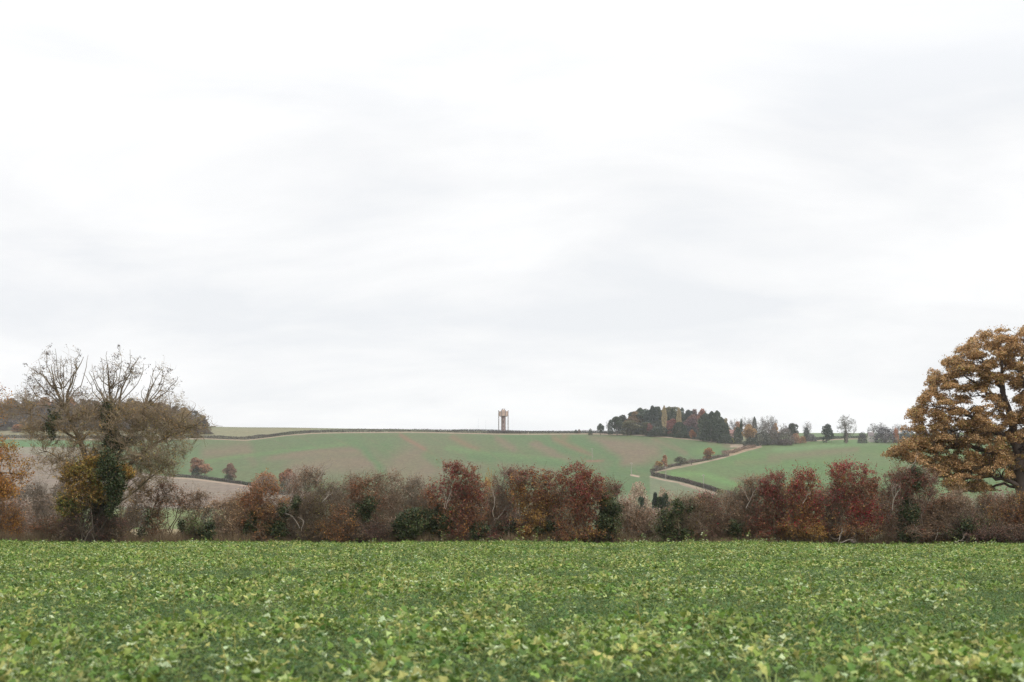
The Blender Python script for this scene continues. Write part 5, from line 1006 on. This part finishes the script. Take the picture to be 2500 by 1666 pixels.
out = nt.nodes.new('ShaderNodeOutputWorld'); bg = nt.nodes.new('ShaderNodeBackground'); bg.inputs['Strength'].default_value = 0.1
sky = N(nt, 'ShaderNodeTexSky', sky_type='NISHITA', sun_disc=False); sky.sun_elevation = SUN_EL; sky.sun_rotation = SUN_AZ
tc = N(nt, 'ShaderNodeTexCoord')
sx = N(nt, 'ShaderNodeSeparateXYZ'); nt.links.new(tc.outputs['Generated'], sx.inputs[0])
# clouds on a plane overhead: divide by height so bands flatten towards the horizon
mz = N(nt, 'ShaderNodeMath', operation='MAXIMUM'); mz.inputs[1].default_value = 0.0; nt.links.new(sx.outputs['Z'], mz.inputs[0])
ad = N(nt, 'ShaderNodeMath', operation='ADD'); ad.inputs[1].default_value = .30; nt.links.new(mz.outputs[0], ad.inputs[0])
dv = N(nt, 'ShaderNodeVectorMath', operation='DIVIDE'); cb = N(nt, 'ShaderNodeCombineXYZ')
for i in range(3): nt.links.new(ad.outputs[0], cb.inputs[i])
nt.links.new(tc.outputs['Generated'], dv.inputs[0]); nt.links.new(cb.outputs[0], dv.inputs[1])
mp = N(nt, 'ShaderNodeMapping'); mp.inputs['Scale'].default_value = (1.25, 2.1, 1.2); mp.inputs['Rotation'].default_value = (0, 0, R(12)); mp.inputs['Location'].default_value = SKYLOC = (3.1, 1.2, 0)
nt.links.new(dv.outputs[0], mp.inputs[0])
n1 = N(nt, 'ShaderNodeTexNoise'); n1.inputs['Scale'].default_value = 1.5; n1.inputs['Detail'].default_value = 9; n1.inputs['Roughness'].default_value = .52; n1.inputs['Distortion'].default_value = .3
nt.links.new(mp.outputs[0], n1.inputs['Vector'])
cr = N(nt, 'ShaderNodeValToRGB'); e = cr.color_ramp.elements
e[0].position = .34; e[0].color = (8.9, 9.08, 9.35, 1); e[1].position = .62; e[1].color = (10.6, 10.6, 10.6, 1)
k = e.new(.46); k.color = (9.65, 9.72, 9.84, 1)
nt.links.new(n1.outputs[0], cr.inputs[0])
# overcast skies are brighter overhead than near the horizon
up = N(nt, 'ShaderNodeMapRange'); up.inputs[1].default_value = .26; up.inputs[2].default_value = .95; up.inputs[3].default_value = 1.0; up.inputs[4].default_value = 1.9
nt.links.new(sx.outputs['Z'], up.inputs[0])
sc_ = N(nt, 'ShaderNodeVectorMath', operation='SCALE'); nt.links.new(cr.outputs[0], sc_.inputs[0]); nt.links.new(up.outputs[0], sc_.inputs['Scale'])
mx = N(nt, 'ShaderNodeMix', data_type='RGBA'); mx.inputs[0].default_value = .97
nt.links.new(sky.outputs[0], mx.inputs[6]); nt.links.new(sc_.outputs[0], mx.inputs[7])
nt.links.new(mx.outputs[2], bg.inputs['Color']); nt.links.new(bg.outputs[0], out.inputs[0])
sl = D.lights.new('sun', 'SUN'); sl.energy = 1.5; sl.angle = R(14); sl.color = (1., .95, .88)
so = D.objects.new('sun', sl); COL.objects.link(so)
so.rotation_euler = (R(90) - SUN_EL, 0, math.pi - SUN_AZ)
cam = D.cameras.new('camera'); co = D.objects.new('camera', cam); COL.objects.link(co); SC.camera = co
cam.sensor_width = 36; cam.lens = F / 2500 * 36; cam.clip_start = .1; cam.clip_end = 9000
co.location = (0, 0, CZ); co.rotation_euler = (R(90) + PITCH, 0, 0)
cam.dof.use_dof = True; cam.dof.focus_distance = 95; cam.dof.aperture_fstop = 1.6
vs = SC.view_settings; vs.view_transform = 'Standard'; vs.look = 'None'; vs.exposure = 0.0; vs.gamma = 1.0
cy = SC.cycles; cy.max_bounces = 6; cy.diffuse_bounces = 3; cy.glossy_bounces = 1; cy.transmission_bounces = 3; cy.volume_bounces = 1; cy.transparent_max_bounces = 4
cy.use_adaptive_sampling = False; cy.sample_clamp_indirect = 2.0; cy.caustics_reflective = False; cy.caustics_refractive = False; cy.use_denoising = DENOISE; cy.denoiser = 'OPENIMAGEDENOISE'; cy.denoising_prefilter = 'NONE'; cy.pixel_filter_type = 'BLACKMAN_HARRIS'
